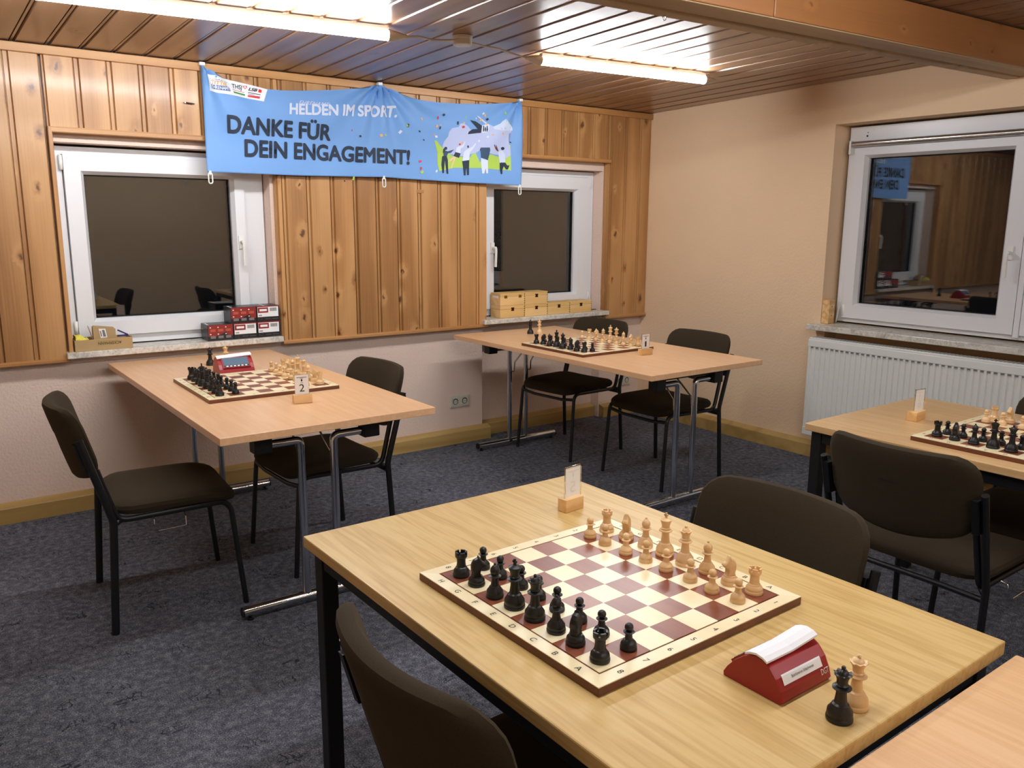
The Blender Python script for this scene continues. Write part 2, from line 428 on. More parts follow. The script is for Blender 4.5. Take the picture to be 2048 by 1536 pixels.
wall_back = struct('wall_back', mb, m_wall_b, 'pinkish textured plaster wall below the pine panelling')
W3 = (-3.70, -1.566, 0.845, 2.033); N3 = (-3.70, -1.60, 0.0, 0.80)
mb = cells('y', [YF, W3[0], N3[1], W3[1], 0.0], [0, 0.80, 0.845, 2.033, 2.46], [W3, N3], XR, XR+0.30)
mb.box(XR+0.12, XR+0.30, N3[0], N3[1], 0, 0.80)
wall_right = struct('wall_right', mb, m_wall_r, 'peach textured plaster wall with the radiator window')
struct('wall_left', MB().box(XL-0.2, XL, YF, 0.3, 0, 2.5), m_wall_r, 'peach plaster wall at the left end of the room')
struct('wall_front', MB().box(XL-0.2, XR+0.3, YF-0.2, YF, 0, 2.5), m_wall_r, 'peach plaster wall opposite the panelling')

# ceiling slab with single boards hung below it
ceiling = struct('ceiling', MB().box(XL-0.2, XR+0.3, YF-0.2, 0.3, 2.46, 2.55), m_ceil, 'varnished pine board ceiling')
def plank_profile(W, gap=0.022, t=0.036, edge=0.004):
    # (across, out): face at 0, joints recessed, a slim strip between two grooves
    return [(0, -t), (0, -0.013), (0.003, -0.013), (0.004, -0.004), (gap-0.006, -0.004), (gap-0.005, -0.014), (gap-0.001, -0.014),
            (gap+0.004, 0), (W-edge, 0), (W, -0.006), (W, -t)]
def plank_mesh(W, L, name='plank', **k):
    mb = MB(); mb.prism(plank_profile(W, **k), lambda a, b, z: (a, -b, z), 0, L)
    return mb.mesh(name)
CEIL_P = 0.14
pa = plank_mesh(CEIL_P, 2.42, gap=0.020, t=0.030)
th = math.pi/2-math.atan(SLOPE)
k0 = -4.046-CEIL_P*math.ceil((-4.046-XL)/CEIL_P)
x = k0
while x < XR-0.02:
    if x > XL-0.08:
        obj('plank', pa, m_ceil, ceiling, (x, 0.0, cz(0)), (th, 0, 0))
    x += CEIL_P
pb = plank_mesh(CEIL_P, 4.25, gap=0.012, t=0.030)
x = k0+0.05
while x < XR-0.02:
    if x > XL-0.08: obj('plank', pb, m_ceil, ceiling, (x, -2.60, 2.345), (math.pi/2, 0, 0))
    x += CEIL_P

# boxed ceiling beam (runs along the room, slightly askew)
beam = empty('ceiling_beam', (XR, -2.50, 2.174), -0.064, 'boxed pine ceiling beam crossing the ceiling', None, None, 'structure')
bl = 5.75
def bpart(name, x0, x1, y0, y1, z0, z1, mat, b=0.004): return obj(name, MB().bbox(x0, x1, y0, y1, z0, z1, b, 2), mat, beam)
J = -1.96
bpart('front_board', J+0.0015, -0.002, -0.196, -0.172, 0.004, 0.165, m_beam)
bpart('front_board', -bl, J-0.0015, -0.196, -0.172, 0.004, 0.165, m_beam)
bpart('bottom_board', -bl, -0.002, -0.190, -0.072, 0.0, 0.022, m_beamb)
bpart('bottom_strip', -bl, -0.002, -0.068, 0.0, -0.006, 0.030, m_beamb, 0.008)
obj('core', MB().box(-bl, -0.002, -0.170, -0.004, 0.031, 0.12), m_beamb, beam)
obj('screw_eye', MB().tube([(0.008*math.cos(a)-2.33, -0.03, 0.0-0.016+0.008*math.sin(a)) for a in [R(k*30) for k in range(13)]], 0.0018, 6).tube([(-2.33,-0.03,0.0),(-2.33,-0.03,-0.008)], 0.0018, 6), m_chrome, beam)

# pine planks on the panelled wall
PF = -0.050
def wall_planks(x0, x1, z0, z1, start, pitch=0.1425):
    L = z1-z0; full = plank_mesh(pitch, L)
    xs = []; x = start
    while x > x0+0.001: x -= pitch
    while x < x1-0.001:
        a, b = max(x, x0), min(x+pitch, x1)
        if b-a > 0.012:
            if b-a > pitch-0.001: obj('plank', full, m_pine, wall_back, (a, PF, z0))
            else:
                g = 0.022 if a == x and b-a > 0.03 else 0.004
                obj('plank', plank_mesh(b-a, L, gap=g if g > 0.01 else 0.008), m_pine, wall_back, (a, PF, z0))
        x += pitch
ZT = 2.232
wall_planks(XL, -3.925, 0.788, ZT, -4.079)
wall_planks(-3.925, -2.846, 1.878, ZT, -3.936)
wall_planks(-2.846, -1.444, 0.788, ZT, -2.526)
wall_planks(-1.444, -0.391, 1.890, ZT, -1.399)
wall_planks(-0.391, XR-0.001, 0.775, ZT, -0.372)
# wood trims
def trim(n, mbx, mat, label): return struct('trim_%d' % n, mbx, mat, label)
trim(1, MB().bbox(XL, XR-0.002, PF-0.017, PF-0.0005, 2.194, 2.234, 0.003), m_ptrim, 'pine cornice strip along the ceiling above the panelling')
mb = MB(); mb.prism([(0,0),(0,0.027),(0.016,0.027),(0.018,0.02),(0.018,0.004),(0.014,0)], lambda a, b, x: (x, PF-0.0005-a+0.006, 1.852+b), -3.912, -2.846)
trim(2, mb, m_ptrim, 'pine edging strip above the window over the cartons')
trim(3, MB().bbox(-3.927, -3.908, PF-0.012, 0.0, 0.788, 1.879, 0.003), m_ptrimv, 'pine edging strip down the side of the window over the cartons')
mb = MB(); mb.prism([(0,0),(0,0.024),(0.016,0.024),(0.018,0.02),(0.018,0.004),(0.014,0)], lambda a, b, x: (x, PF-0.0005-a+0.006, 1.868+b), -1.444, -0.375)
trim(4, mb, m_ptrim, 'pine edging strip above the window over the wooden boxes')
def halfround(x0, x1, z): 
    return MB().prism([(0.0,-0.012),(0.012,-0.011),(0.020,-0.005),(0.020,0.006),(0.012,0.013),(0.0,0.013)], lambda a, b, x: (x, PF+0.006-a, z+b), x0, x1)
trim(5, halfround(XL, -3.925, 0.776), m_ptrim, 'pine moulding under the panelling beside the carton window')
trim(6, halfround(-2.846, -1.444, 0.775), m_ptrim, 'pine moulding under the middle panel between both windows')
trim(7, halfround(-0.391, XR-0.002, 0.762), m_ptrim, 'pine moulding under the narrow panel in the corner')
for i, (x0, x1, z0, z1) in enumerate([(XL, -3.93, 0.788, 2.2), (-2.843, -1.447, 0.788, 2.2), (-0.388, XR-0.002, 0.775, 2.2)]):
    obj('batten', MB().box(x0, x1, PF+0.0362, -0.0005, z0+0.003, z1), m_pine, wall_back)
hook = empty('wall_hook', (-3.30, PF, 2.035), 0, 'small metal screw hook in the panelling beside the banner', 'hook')
obj('screw', MB().tube([(0, 0.0, 0), (0, -0.018, 0)], 0.003, 8), m_chrome, hook)
obj('hook_bar', MB().tube([(0, -0.016, 0), (0.045, -0.016, -0.004)], 0.0025, 6), m_blackm, hook)
obj('wood_plug', MB().bbox(-1.963, -1.913, PF-0.0015, PF+0.002, 1.622, 1.644, 0.001), m_ptrim, wall_back)

# skirting ducts
BP = [(0,0),(0.05,0),(0.05,0.076),(0.047,0.081),(0.006,0.095),(0,0.096)]
def skirt(name, pieces, label):
    mb = MB()
    for (ax, u0, u1, off) in pieces:
        if ax == 'x': mb.prism(BP, lambda a, b, u: (u, off-a, b), u0, u1)
        else: mb.prism(BP, lambda a, b, u: (off-a, u, b), u0, u1)
    return struct(name, mb, m_base, label)
skirt('baseboard_back', [('x', XL, -1.412, -0.0005), ('x', -1.445, -0.39, 0.0845), ('x', -0.375, XR-0.05, -0.0005)], 'oak coloured skirting duct along the panelled wall')
skirt('baseboard_right', [('y', -1.60, -0.0005, XR-0.0005), ('y', -6.7, -3.70, XR-0.0005), ('y', -3.695, -1.605, XR+0.119)], 'oak coloured skirting duct along the peach wall')

# ------------------------------------------------------------------ windows
def ring(mb, fn, u0, u1, v0, v1, wl, wr, wb, wt, d0, d1, ch=0.006):
    """mitred rectangular frame in the plane (u,v) with depth d (d1 = room side), inner edge chamfered"""
    O = [(u0,v0),(u1,v0),(u1,v1),(u0,v1)]; I = [(u0+wl,v0+wb),(u1-wr,v0+wb),(u1-wr,v1-wt),(u0+wl,v1-wt)]
    J_ = [(I[0][0]-ch,I[0][1]-ch),(I[1][0]+ch,I[1][1]-ch),(I[2][0]+ch,I[2][1]+ch),(I[3][0]-ch,I[3][1]+ch)]
    vs = [fn(a,b,d0) for a,b in O]+[fn(a,b,d1) for a,b in O]+[fn(a,b,d1) for a,b in J_]+[fn(a,b,d1+(d0-d1)*0.35) for a,b in I]+[fn(a,b,d0) for a,b in I]
    fs = []
    for i in range(4):
        j = (i+1) % 4
        fs += [(i,j,4+j,4+i),(4+i,4+j,8+j,8+i),(8+i,8+j,12+j,12+i),(12+i,12+j,16+j,16+i),(16+i,16+j,j,i)]
    return mb.add(vs, fs)
def fx(u, v, dd): return (u, dd, v)
def fy(u, v, dd): return (dd, -u, v)      # right wall window: u grows away from the panelled wall
def lever(mb, fn, u, v, d0, s=1):
    """window lever handle pointing down"""
    for (a0, a1, b0, b1, e0, e1) in [(-0.014,0.014,-0.035,0.035,0,0.010)]:
        P = [(u+a0,v+b0),(u+a1,v+b0),(u+a1,v+b1),(u+a0,v+b1)]
        mb.prism(P, lambda a, b, dd: fn(a, b, dd), d0, d0+s*e1)
    mb.tube([fn(u,v,d0), fn(u,v,d0+s*0.045)], 0.010, 10)
    mb.tube(fillet([fn(u,v,d0+s*0.045), fn(u,v-0.02,d0+s*0.048), fn(u,v-0.125,d0+s*0.042)], 0.01, 3), 0.009, 8)
    return mb
def window(n, label, fn, s, frame, wf, sash, gl, dz, handle, hinges, depth):
    """s: sign of the room side, depth: coordinate of the frame's room face"""
    root = empty('window_%d' % n, (0,0,0), 0, label, None, None, 'structure')
    f0 = depth-s*0.07
    obj('frame', ring(MB(), fn, *frame, *wf, f0, depth), m_pvc, root)
    for k, (sh, g) in enumerate(zip(sash, gl)):
        sd = depth+s*0.022
        wl, wr, wb, wt = g[0]-sh[0], sh[1]-g[1], g[2]-sh[2], sh[3]-g[3]
        so = obj('sash', ring(MB(), fn, *sh, wl, wr, wb, wt, f0+s*0.012, sd, 0.016), m_pvc, root)
        obj('seal', ring(MB(), fn, g[0]-0.002, g[1]+0.002, g[2]-0.002, g[3]+0.002, 0.007, 0.007, 0.007, 0.007, f0+s*0.040, f0+s*0.046, 0.001), m_seal, so)
        gd = f0+s*0.036
        for q in (0.0, -s*0.016):
            lo, hi = sorted((gd+q, gd+q-s*0.004))
            P = [(g[0]-0.004,g[2]-0.004),(g[1]+0.004,g[2]-0.004),(g[1]+0.004,g[3]+0.004),(g[0]-0.004,g[3]+0.004)]
            obj('pane', MB().prism(P, lambda a, b, dd: fn(a, b, dd), lo, hi), m_glass, so)
        if handle[k]: obj('handle', lever(MB(), fn, handle[k][0], handle[k][1], sd, s), m_white, so)
        for (hu, hv) in hinges[k]:
            obj('hinge', MB().tube([fn(hu, hv-0.035, sd-s*0.006), fn(hu, hv+0.035, sd-s*0.006)], 0.009, 10), m_white, so)
    return root
w1 = window(1, 'white plastic tilt window above the cartons', fx, -1, (-3.906,-2.869,0.822,1.803), (0.05,0.113,0.06,0.043),
            [(-3.856,-2.980,0.868,1.764)], [(-3.767,-3.048,0.957,1.672)], 0, [(-3.012,1.335)], [[(-3.866,1.725),(-3.866,0.915)]], 0.095)
w2 = window(2, 'white plastic tilt window above the wooden boxes', fx, -1, (-1.432,-0.403,0.822,1.808), (0.05,0.05,0.06,0.043),
            [(-1.384,-0.452,0.868,1.768)], [(-1.287,-0.576,0.949,1.668)], 0, [(-1.318,1.28)], [[(-0.445,1.73),(-0.445,0.915)]], 0.095)
w3 = window(3, 'white plastic double window above the radiator', fy, -1, (1.590,3.690,0.858,2.020), (0.055,0.055,0.06,0.155),
            [(1.640,2.630,0.885,1.915),(2.665,3.640,0.885,1.915)], [(1.722,2.527,0.976,1.838),(2.765,3.55,0.976,1.838)], 0,
            [(2.578,1.31),None], [[(1.648,0.93)],[(3.63,1.0)]], 0.155)
obj('mullion', MB().bbox(0.13, 0.16, -2.662, -2.633, 0.87, 1.91, 0.004), m_pvc, w3)
rb = obj('blind_tube', MB().tube([(0.115,-1.635,1.918),(0.115,-3.62,1.918)], 0.017, 14), m_alu, w3)
obj('blind_bracket', MB().bbox(0.10,0.135,-1.632,-1.618,1.86,1.94,0.003), m_white, rb)
obj('blind_bracket', MB().bbox(0.10,0.135,-3.637,-3.623,1.86,1.94,0.003), m_white, rb)
obj('screw_hole', MB().lathe([(0,0),(0.006,0),(0.006,0.0012),(0,0.0012)], 10), m_seal, w3, (0.1545,-1.70,1.965), (0,-math.pi/2,0))
obj('screw_hole', MB().lathe([(0,0),(0.003,0),(0.003,0.0012),(0,0.0012)], 10), m_seal, w3, (0.1545,-1.702,1.985), (0,-math.pi/2,0))
obj('window_sill', MB().bbox(-3.941, -2.854, -0.088, 0.10, 0.785, 0.816, 0.004), m_marble, w1)
obj('window_sill', MB().bbox(-1.484, -0.376, -0.088, 0.10, 0.785, 0.816, 0.004), m_marble, w2)
obj('window_sill', MB().bbox(-0.075, 0.165, -3.76, -1.535, 0.812, 0.846, 0.004), m_marble, w3)
blk = empty('wood_offcut', (0.04, -1.59, 0.8465), 0, 'small pale wood block in the corner of the radiator window sill', 'wood block')
obj('block', MB().bbox(-0.008, 0.05, -0.028, 0.022, 0, 0.145, 0.002), m_block, blk)
for zz in (0.05, 0.105): obj('nail_hole', MB().lathe([(0,0),(0.0035,0),(0.0035,0.001),(0,0.001)], 8), m_seal, blk, (0.02,-0.0283,zz), (math.pi/2,0,0))
tag(obj('plastic_strip', MB().tube([(0.125,-1.612,0.85),(0.12,-1.622,0.90),(0.128,-1.628,0.985)], [0.004,0.009,0.006], 8, rz=0.3), m_white),
    'loose white plastic strip beside the radiator window frame', 'plastic strip')

# ------------------------------------------------------------------ panel radiator
rad = empty('radiator', (-0.075, -2.62, 0.0), 0, 'white fluted panel radiator below the double window', 'radiator')
Y0, Y1, ZB, ZTt = -1.02, 1.035, 0.162, 0.772
n_fl = 61; pitch = (Y1-Y0-0.03)/n_fl
front = [(-0.030, Y1)]
vs = []; fs = []
prof = []
y = Y1-0.015
prof += [(Y1, -0.028), (Y1-0.004, -0.034), (Y1-0.015, -0.034)]
for k in range(n_fl):
    yk = Y1-0.015-k*pitch
    prof += [(yk-pitch*0.12, -0.034), (yk-pitch*0.24, -0.026), (yk-pitch*0.66, -0.026), (yk-pitch*0.78, -0.034)]
prof += [(Y0+0.015, -0.034), (Y0+0.004, -0.034), (Y0, -0.028)]
mb = MB()
for (z0, z1) in ((ZB+0.05, ZTt-0.055),):
    n = len(prof); mb.add([(p[1], p[0], z0) for p in prof]+[(p[1], p[0], z1) for p in prof], [(i, i+1, n+i+1, n+i) for i in range(n-1)])
obj('front_panel', mb, m_white, rad)
obj('panel_edge', MB().bbox(-0.036, -0.020, Y0, Y1, ZTt-0.056, ZTt-0.012, 0.004), m_white, rad)
obj('panel_edge', MB().bbox(-0.036, -0.020, Y0, Y1, ZB, ZB+0.051, 0.004), m_white, rad)
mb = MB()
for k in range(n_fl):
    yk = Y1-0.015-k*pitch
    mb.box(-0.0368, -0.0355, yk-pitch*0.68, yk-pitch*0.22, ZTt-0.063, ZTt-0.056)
o = obj('flute_top_shade', mb, m_grille, rad); o['kind'] = 'stuff'  # grey dashes paint the shade at the top of each flute
obj('top_grille', MB().bbox(-0.030, 0.050, Y0+0.004, Y1-0.004, ZTt-0.012, ZTt, 0.003), m_white, rad)
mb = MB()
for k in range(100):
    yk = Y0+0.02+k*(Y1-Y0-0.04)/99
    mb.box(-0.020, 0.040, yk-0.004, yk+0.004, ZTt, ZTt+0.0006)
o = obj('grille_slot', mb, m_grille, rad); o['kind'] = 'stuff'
for yy in (Y0, Y1-0.003): obj('side_cover', MB().bbox(-0.028, 0.050, yy, yy+0.003, ZB+0.005, ZTt-0.004, 0.001), m_white, rad)
obj('back_panel', MB().box(0.030, 0.045, Y0+0.01, Y1-0.01, ZB+0.01, ZTt-0.02), m_white, rad)
for yy in (-0.8, 0.8): obj('wall_bracket', MB().box(0.045, 0.224, yy-0.02, yy+0.02, 0.3, 0.6), m_white, rad)

# ------------------------------------------------------------------ double wall sockets
def socket(loc, label):
    s = empty('wall_socket', loc, 0, label, 'socket', 'double wall sockets')
    obj('frame_plate', MB().bbox(0, 0.152, -0.010, 0.0, 0, 0.081, 0.004), m_sock, s)
    for k in range(2):
        cx = 0.040+k*0.072
        ins = obj('insert', MB().bbox(cx-0.030, cx+0.030, -0.0125, -0.008, 0.010, 0.071, 0.003), m_sock, s)
        obj('socket_well', MB().lathe([(0,0.0),(0.0195,0.0),(0.021,0.0008),(0.0195,0.0014),(0.0185,0.0006),(0,0.0006)], 24), m_sockd, ins, (cx,-0.0123,0.0405), (math.pi/2,0,0))
        obj('socket_floor', MB().lathe([(0,0),(0.0155,0),(0.0155,0.0012),(0,0.0012)], 20), m_sock, ins, (cx,-0.0128,0.039), (math.pi/2,0,0))
        for q in (-0.007, 0.007): obj('pin_hole', MB().lathe([(0,0),(0.0025,0),(0.0025,0.001),(0,0.001)], 8), m_sockd, ins, (cx+q,-0.0139,0.039), (math.pi/2,0,0))
    return s
socket((-1.712,-0.0005,0.238), 'ivory double wall socket beside the niche under the middle panel')
socket((-0.215,-0.0005,0.216), 'ivory double wall socket in the room corner behind chairs')

# ------------------------------------------------------------------ lit tubes, junction box, cable
def tube_light(p0, p1, label, lit=None, name='ceiling_tube_light'):
    p0, p1 = Vector(p0), Vector(p1); L = (p1-p0).length; mid = (p0+p1)/2
    t = empty(name, mid, math.atan2(p1.y-p0.y, p1.x-p0.x), label, 'lamp', 'lit ceiling tubes')
    rt = 0.0215; h = L/2
    obj('lit_tube', MB().tube([(-h,0,0),(h,0,0)], rt, 20), lit or m_tube, t)
    mbh = MB()
    arc = [(math.cos(R(a))*(rt+0.0012), math.sin(R(a))*(rt+0.0012)) for a in range(50, 131, 10)]
    mbh.prism(arc+[(-0.012, rt+0.012), (0.012, rt+0.012)], lambda a, b, x: (x, a, b), -h, h)
    obj('housing', mbh, m_cap, t)
    for s in (-1, 1):
        obj('end_cap', MB().tube([(s*h,0,0),(s*(h+0.012),0,0),(s*(h+0.05),0,0.002),(s*(h+0.085),0,0.004)], [rt+0.002,rt+0.002,rt*0.75,rt*0.35], 16), m_cap, t)
    for q in (-0.6, 0.6): obj('clip', MB().box(q*h-0.012, q*h+0.012, -0.010, 0.010, rt+0.011, rt+0.0185), m_cap, t)
    return t
za = cz(-1.24)-0.041
tube_light((-4.30,-1.050,za), (-2.775,-1.240,za), 'long lit ceiling tube above the banner')
tube_light((-1.922,-1.205,za), (-0.868,-1.318,za), 'short lit ceiling tube near the peach wall')
tube_light((-4.35,-3.42,2.300), (-2.85,-3.48,2.300), 'lit ceiling tube over the front oak table', m_tube2)
tube_light((-2.75,-3.45,2.300), (-1.65,-3.52,2.300), 'lit ceiling tube over the table at the radiator', m_tube2)
tube_light((-4.40,-5.55,2.300), (-2.90,-5.60,2.300), 'added fill tube behind the beech table, towards the far wall', m_tube3)  # unseen pair added behind the camera to lift the shadows
tube_light((-2.30,-5.55,2.300), (-0.80,-5.60,2.300), 'added fill tube in the corner opposite the panelling', m_tube3)  # second tube of the added fill pair
jb = empty('junction_box', (-2.407,-1.254,cz(-1.254)-0.040), 0, 'round white cable junction box between both ceiling tubes', 'junction box')
obj('box_body', MB().lathe([(0,0),(0.040,0),(0.043,0.003),(0.043,0.026),(0.045,0.028),(0.045,0.0395),(0,0.0395)], 28), m_cap, jb)
c1 = MB().tube([(-2.692,-1.248,za+0.003),(-2.63,-1.250,za+0.012),(-2.57,-1.256,za+0.006),(-2.51,-1.258,za+0.010),(-2.450,-1.256,za+0.020)], 0.0045, 8)
tag(obj('cable', c1, m_cap), 'grey cable from the long ceiling tube to the junction box', 'cable', 'lamp cables')
c2 = MB().tube([(-2.364,-1.252,za+0.020),(-2.28,-1.244,za+0.016),(-2.19,-1.228,za+0.018),(-2.10,-1.212,za+0.010),(-2.005,-1.196,za+0.003)], 0.0045, 8)
tag(obj('cable', c2, m_cap), 'grey cable from the junction box to the short ceiling tube', 'cable', 'lamp cables')

# ------------------------------------------------------------------ tables
def folding_table(loc, W, L, ZT_, label):
    t = empty('folding_table', loc, 0, label, 'table', 'beech folding tables')
    hx, hy = W/2, L/2
    obj('tabletop', MB().bbox(-hx, hx, -hy, hy, ZT_-0.027, ZT_, 0.002), m_beech, t)
    for s, ye in ((-1, -0.715), (1, 0.735)):
        fb = obj('foot_bar', MB().tube([(-0.315,ye,0.034),(0.315,ye,0.034)], 0.019, 14), m_chrome, t)
        for q in (-1, 1):
            obj('end_plug', MB().tube([(q*0.314,ye,0.034),(q*0.320,ye,0.034)], 0.0192, 14), m_blackm, fb)
            obj('levelling_foot', MB().lathe([(0,0),(0.014,0),(0.014,0.005),(0.006,0.008),(0.006,0.020),(0,0.020)], 14, (q*0.29, ye, 0)), m_blackm, fb)
            obj('leg', MB().tube(fillet([(q*0.066,ye,0.045),(q*0.066,ye,0.655),(q*0.190,ye,0.655)], 0.022, 5), 0.0155, 12), m_chrome, t)
            obj('bracket', MB().bbox(q*0.215-0.033, q*0.215+0.033, ye-0.030, ye+0.030, 0.630, ZT_-0.0275, 0.004), m_blackm, t)
            obj('brace', MB().tube(fillet([(q*0.066+0.014,ye-s*0.012,0.50),(q*0.066+0.014,ye-s*0.030,0.50),(q*0.066+0.014,ye-s*0.034,0.56),(q*0.066-q*0.02,ye-s*0.19,ZT_-0.035)], 0.012, 4), 0.0045, 8), m_chrome, t)
        obj('crossbar', MB().bbox(-0.185, 0.185, ye-0.016, ye+0.016, 0.680, 0.700, 0.003), m_blackm, t)
        for q in (-0.10, 0.10): obj('spacer', MB().box(q-0.012, q+0.012, ye-0.012, ye+0.012, 0.699, ZT_-0.0275), m_blackm, t)
        obj('stay_rail', MB().box(-0.16, 0.16, ye-s*0.19-0.012, ye-s*0.19+0.012, ZT_-0.045, ZT_-0.0275), m_blackm, t)
    return t
ZF = 0.750
folding_table((-1.357,-1.015,0), 0.825, 1.73, ZF, 'beech folding table in front of the window with wooden boxes')
folding_table((-3.352,-0.975,0), 0.825, 1.79, ZF, 'beech folding table with red clock, below the carton window')
def office_table(loc, rz, W, L, ZT_, mat, label):
    t = empty('square_leg_table', loc, rz, label, 'table', 'square leg tables')
    hx, hy = W/2, L/2
    obj('tabletop', MB().bbox(-hx, hx, -hy, hy, ZT_-0.027, ZT_, 0.003), mat, t)
    a = 0.018; lw = 0.04
    for sx in (-1, 1):
        for sy in (-1, 1):
            x0, x1 = sorted((sx*(hx-a), sx*(hx-a-lw))); y0, y1 = sorted((sy*(hy-a), sy*(hy-a-lw)))
            obj('leg', MB().bbox(x0, x1, y0, y1, 0, ZT_-0.0275, 0.003), m_blackm, t)
        x0, x1 = sorted((sx*(hx-a-0.004), sx*(hx-a-lw+0.008)))
        obj('apron', MB().bbox(x0, x1, -hy+a+lw, hy-a-lw, ZT_-0.0275-0.042, ZT_-0.0275, 0.002), m_blackm, t)
    for sy in (-1, 1):
        y0, y1 = sorted((sy*(hy-a-0.004), sy*(hy-a-lw+0.008)))
        obj('apron', MB().bbox(-hx+a+lw, hx-a-lw, y0, y1, ZT_-0.0275-0.042, ZT_-0.0275, 0.002), m_blackm, t)
    return t
ZO = 0.740
office_table((-3.461,-3.403,0), 0.0103, 0.797, 1.188, ZO, m_oak, 'oak table with black square legs carrying the front chessboard')
office_table((-1.537,-3.412,0), 0.006, 0.800, 1.188, ZO, m_oak2, 'pale oak table with black square legs beside the radiator')
office_table((-3.452,-4.606,0), 0.004, 0.800, 1.188, 0.722, m_beechy, 'lower pinkish beech table butted against the front oak table')

# ------------------------------------------------------------------ chairs
def make_chair():
    c = empty('stacking_chair', (0,0,0), 0, 'chair', 'chair', 'dark upholstered stacking chairs')
    for s in (-1, 1):
        pts = fillet([(0.222,s*0.238,0),(0.186,s*0.226,0.418),(-0.200,s*0.222,0.408),(-0.252,s*0.218,0.60)], 0.05, 7)
        obj('leg', MB().tube(pts, 0.0105, 10), m_black, c)
        pts = fillet([(-0.242,s*0.254,0),(-0.216,s*0.247,0.42),(-0.300,s*0.250,0.722)], 0.10, 6)
        lg = obj('leg', MB().tube(pts, 0.0135, 10, rz=0.75), m_black, c)
        obj('bracket', MB().add([(x_+dx-0.27*(z_-0.60), s*yy, z_) for z_ in (0.60,0.705) for yy in (0.222,0.240) for x_, dx in ((-0.292,0.0),(-0.292,0.036))], [(0,1,3,2),(4,6,7,5),(0,4,5,1),(2,3,7,6),(0,2,6,4),(1,5,7,3)]), m_blackm, c)
        obj('spacer', MB().tube([(-0.214,s*0.243,0.405),(-0.190,s*0.222,0.409)], 0.010, 8), m_black, c)
    obj('crossbar', MB().tube([(0.188,-0.228,0.385),(0.190,-0.12,0.372),(0.190,0.12,0.372),(0.188,0.228,0.385)], 0.0095, 10), m_black, c)
    obj('crossbar', MB().tube([(-0.216,-0.243,0.385),(-0.214,-0.12,0.388),(-0.214,0.12,0.388),(-0.216,0.243,0.385)], 0.0095, 10), m_black, c)
    obj('linking_hook', MB().tube(fillet([(0.02,-0.226,0.408),(0.02,-0.262,0.398),(0.02,-0.266,0.365),(-0.075,-0.266,0.362)], 0.006, 3), 0.0024, 6)
        .tube(fillet([(-0.085,-0.226,0.408),(-0.085,-0.252,0.402),(-0.085,-0.254,0.385)], 0.006, 3), 0.0024, 6), m_chrome, c)
    # cushion seat
    N = 48; mb = MB(); vs = []; fs = []
    def se(a, n): 
        ca, sa = math.cos(a), math.sin(a)
        return (abs(ca)**(2/n)*(1 if ca >= 0 else -1), abs(sa)**(2/n)*(1 if sa >= 0 else -1))
    def rrect(i, n, hw_, hh_, r_):
        per = [2*(hh_-r_), PI*r_/2, 2*(hw_-r_), PI*r_/2]*2; tot = sum(per); q_ = (i/n)*tot; k_ = 0
        while q_ > per[k_]: q_ -= per[k_]; k_ += 1
        cs = [(1,1),(-1,1),(-1,-1),(1,-1)]
        side = k_//2
        if k_ % 2 == 0:
            return [(hw_, -hh_+r_+q_), (hw_-r_-q_, hh_), (-hw_, hh_-r_-q_), (-hw_+r_+q_, -hh_)][side]
        an_ = q_/r_+side*PI/2; cx_, cy_ = cs[side]
        return (cx_*(hw_-r_)+r_*math.cos(an_), cy_*(hh_-r_)+r_*math.sin(an_))
    lay = [(0.55,0.412),(0.90,0.414),(0.975,0.422),(1.0,0.437),(0.985,0.450),(0.94,0.459),(0.80,0.464),(0.5,0.466),(0.2,0.467)]
    for (k, z) in lay:
        for i in range(N):
            a, b = rrect(i, N, 0.216, 0.232, 0.075); x = a*k+0.004; y = b*k
            zz = z-(0.022*max(0, (x-0.06)/0.17)**2.2)+0.006*abs(y/0.23)**2
            vs.append((x, y, zz))
    for l in range(len(lay)-1):
        for i in range(N):
            j = (i+1) % N; fs.append((l*N+i, l*N+j, (l+1)*N+j, (l+1)*N+i))
    fs.append(tuple(reversed(range(N)))); fs.append(tuple((len(lay)-1)*N+i for i in range(N)))
    mb.add(vs, fs, True); obj('seat', mb, m_fabric, c)
    # curved backrest
    N = 56; vs = []; fs = []
    lay = [(0.25,-0.016),(0.6,-0.016),(0.88,-0.015),(0.965,-0.009),(0.99,0.0),(1.0,0.010),(0.975,0.019),(0.90,0.024),(0.6,0.026),(0.25,0.026)]
    for (k, t) in lay:
        for i in range(N):
            a, b = rrect(i, N, 0.234, 0.117, 0.066); y = a*k; zz = (b+0.026)*k
            if b < 0: zz -= 0.050*(1-(a*k/0.234)**2)*(-b/0.112)*k
            xx = -0.338-0.28*zz+0.062*(y/0.23)**2+t
            vs.append((xx, y, 0.680+zz+0.3*t*0.3))
    for l in range(len(lay)-1):
        for i in range(N):
            j = (i+1) % N; fs.append((l*N+i, l*N+j, (l+1)*N+j, (l+1)*N+i))
    fs.append(tuple(reversed(range(N)))); fs.append(tuple((len(lay)-1)*N+i for i in range(N)))
    mb = MB(); mb.add(vs, fs, True); obj('backrest', mb, m_fabric, c)
    return c
chair = make_chair()
chair.location = (-3.81,-1.290,0); chair.rotation_euler = (0,0,-0.075)
chair['label'] = 'dark chair pulled out under the carton window, seen from its side'
PI = math.pi
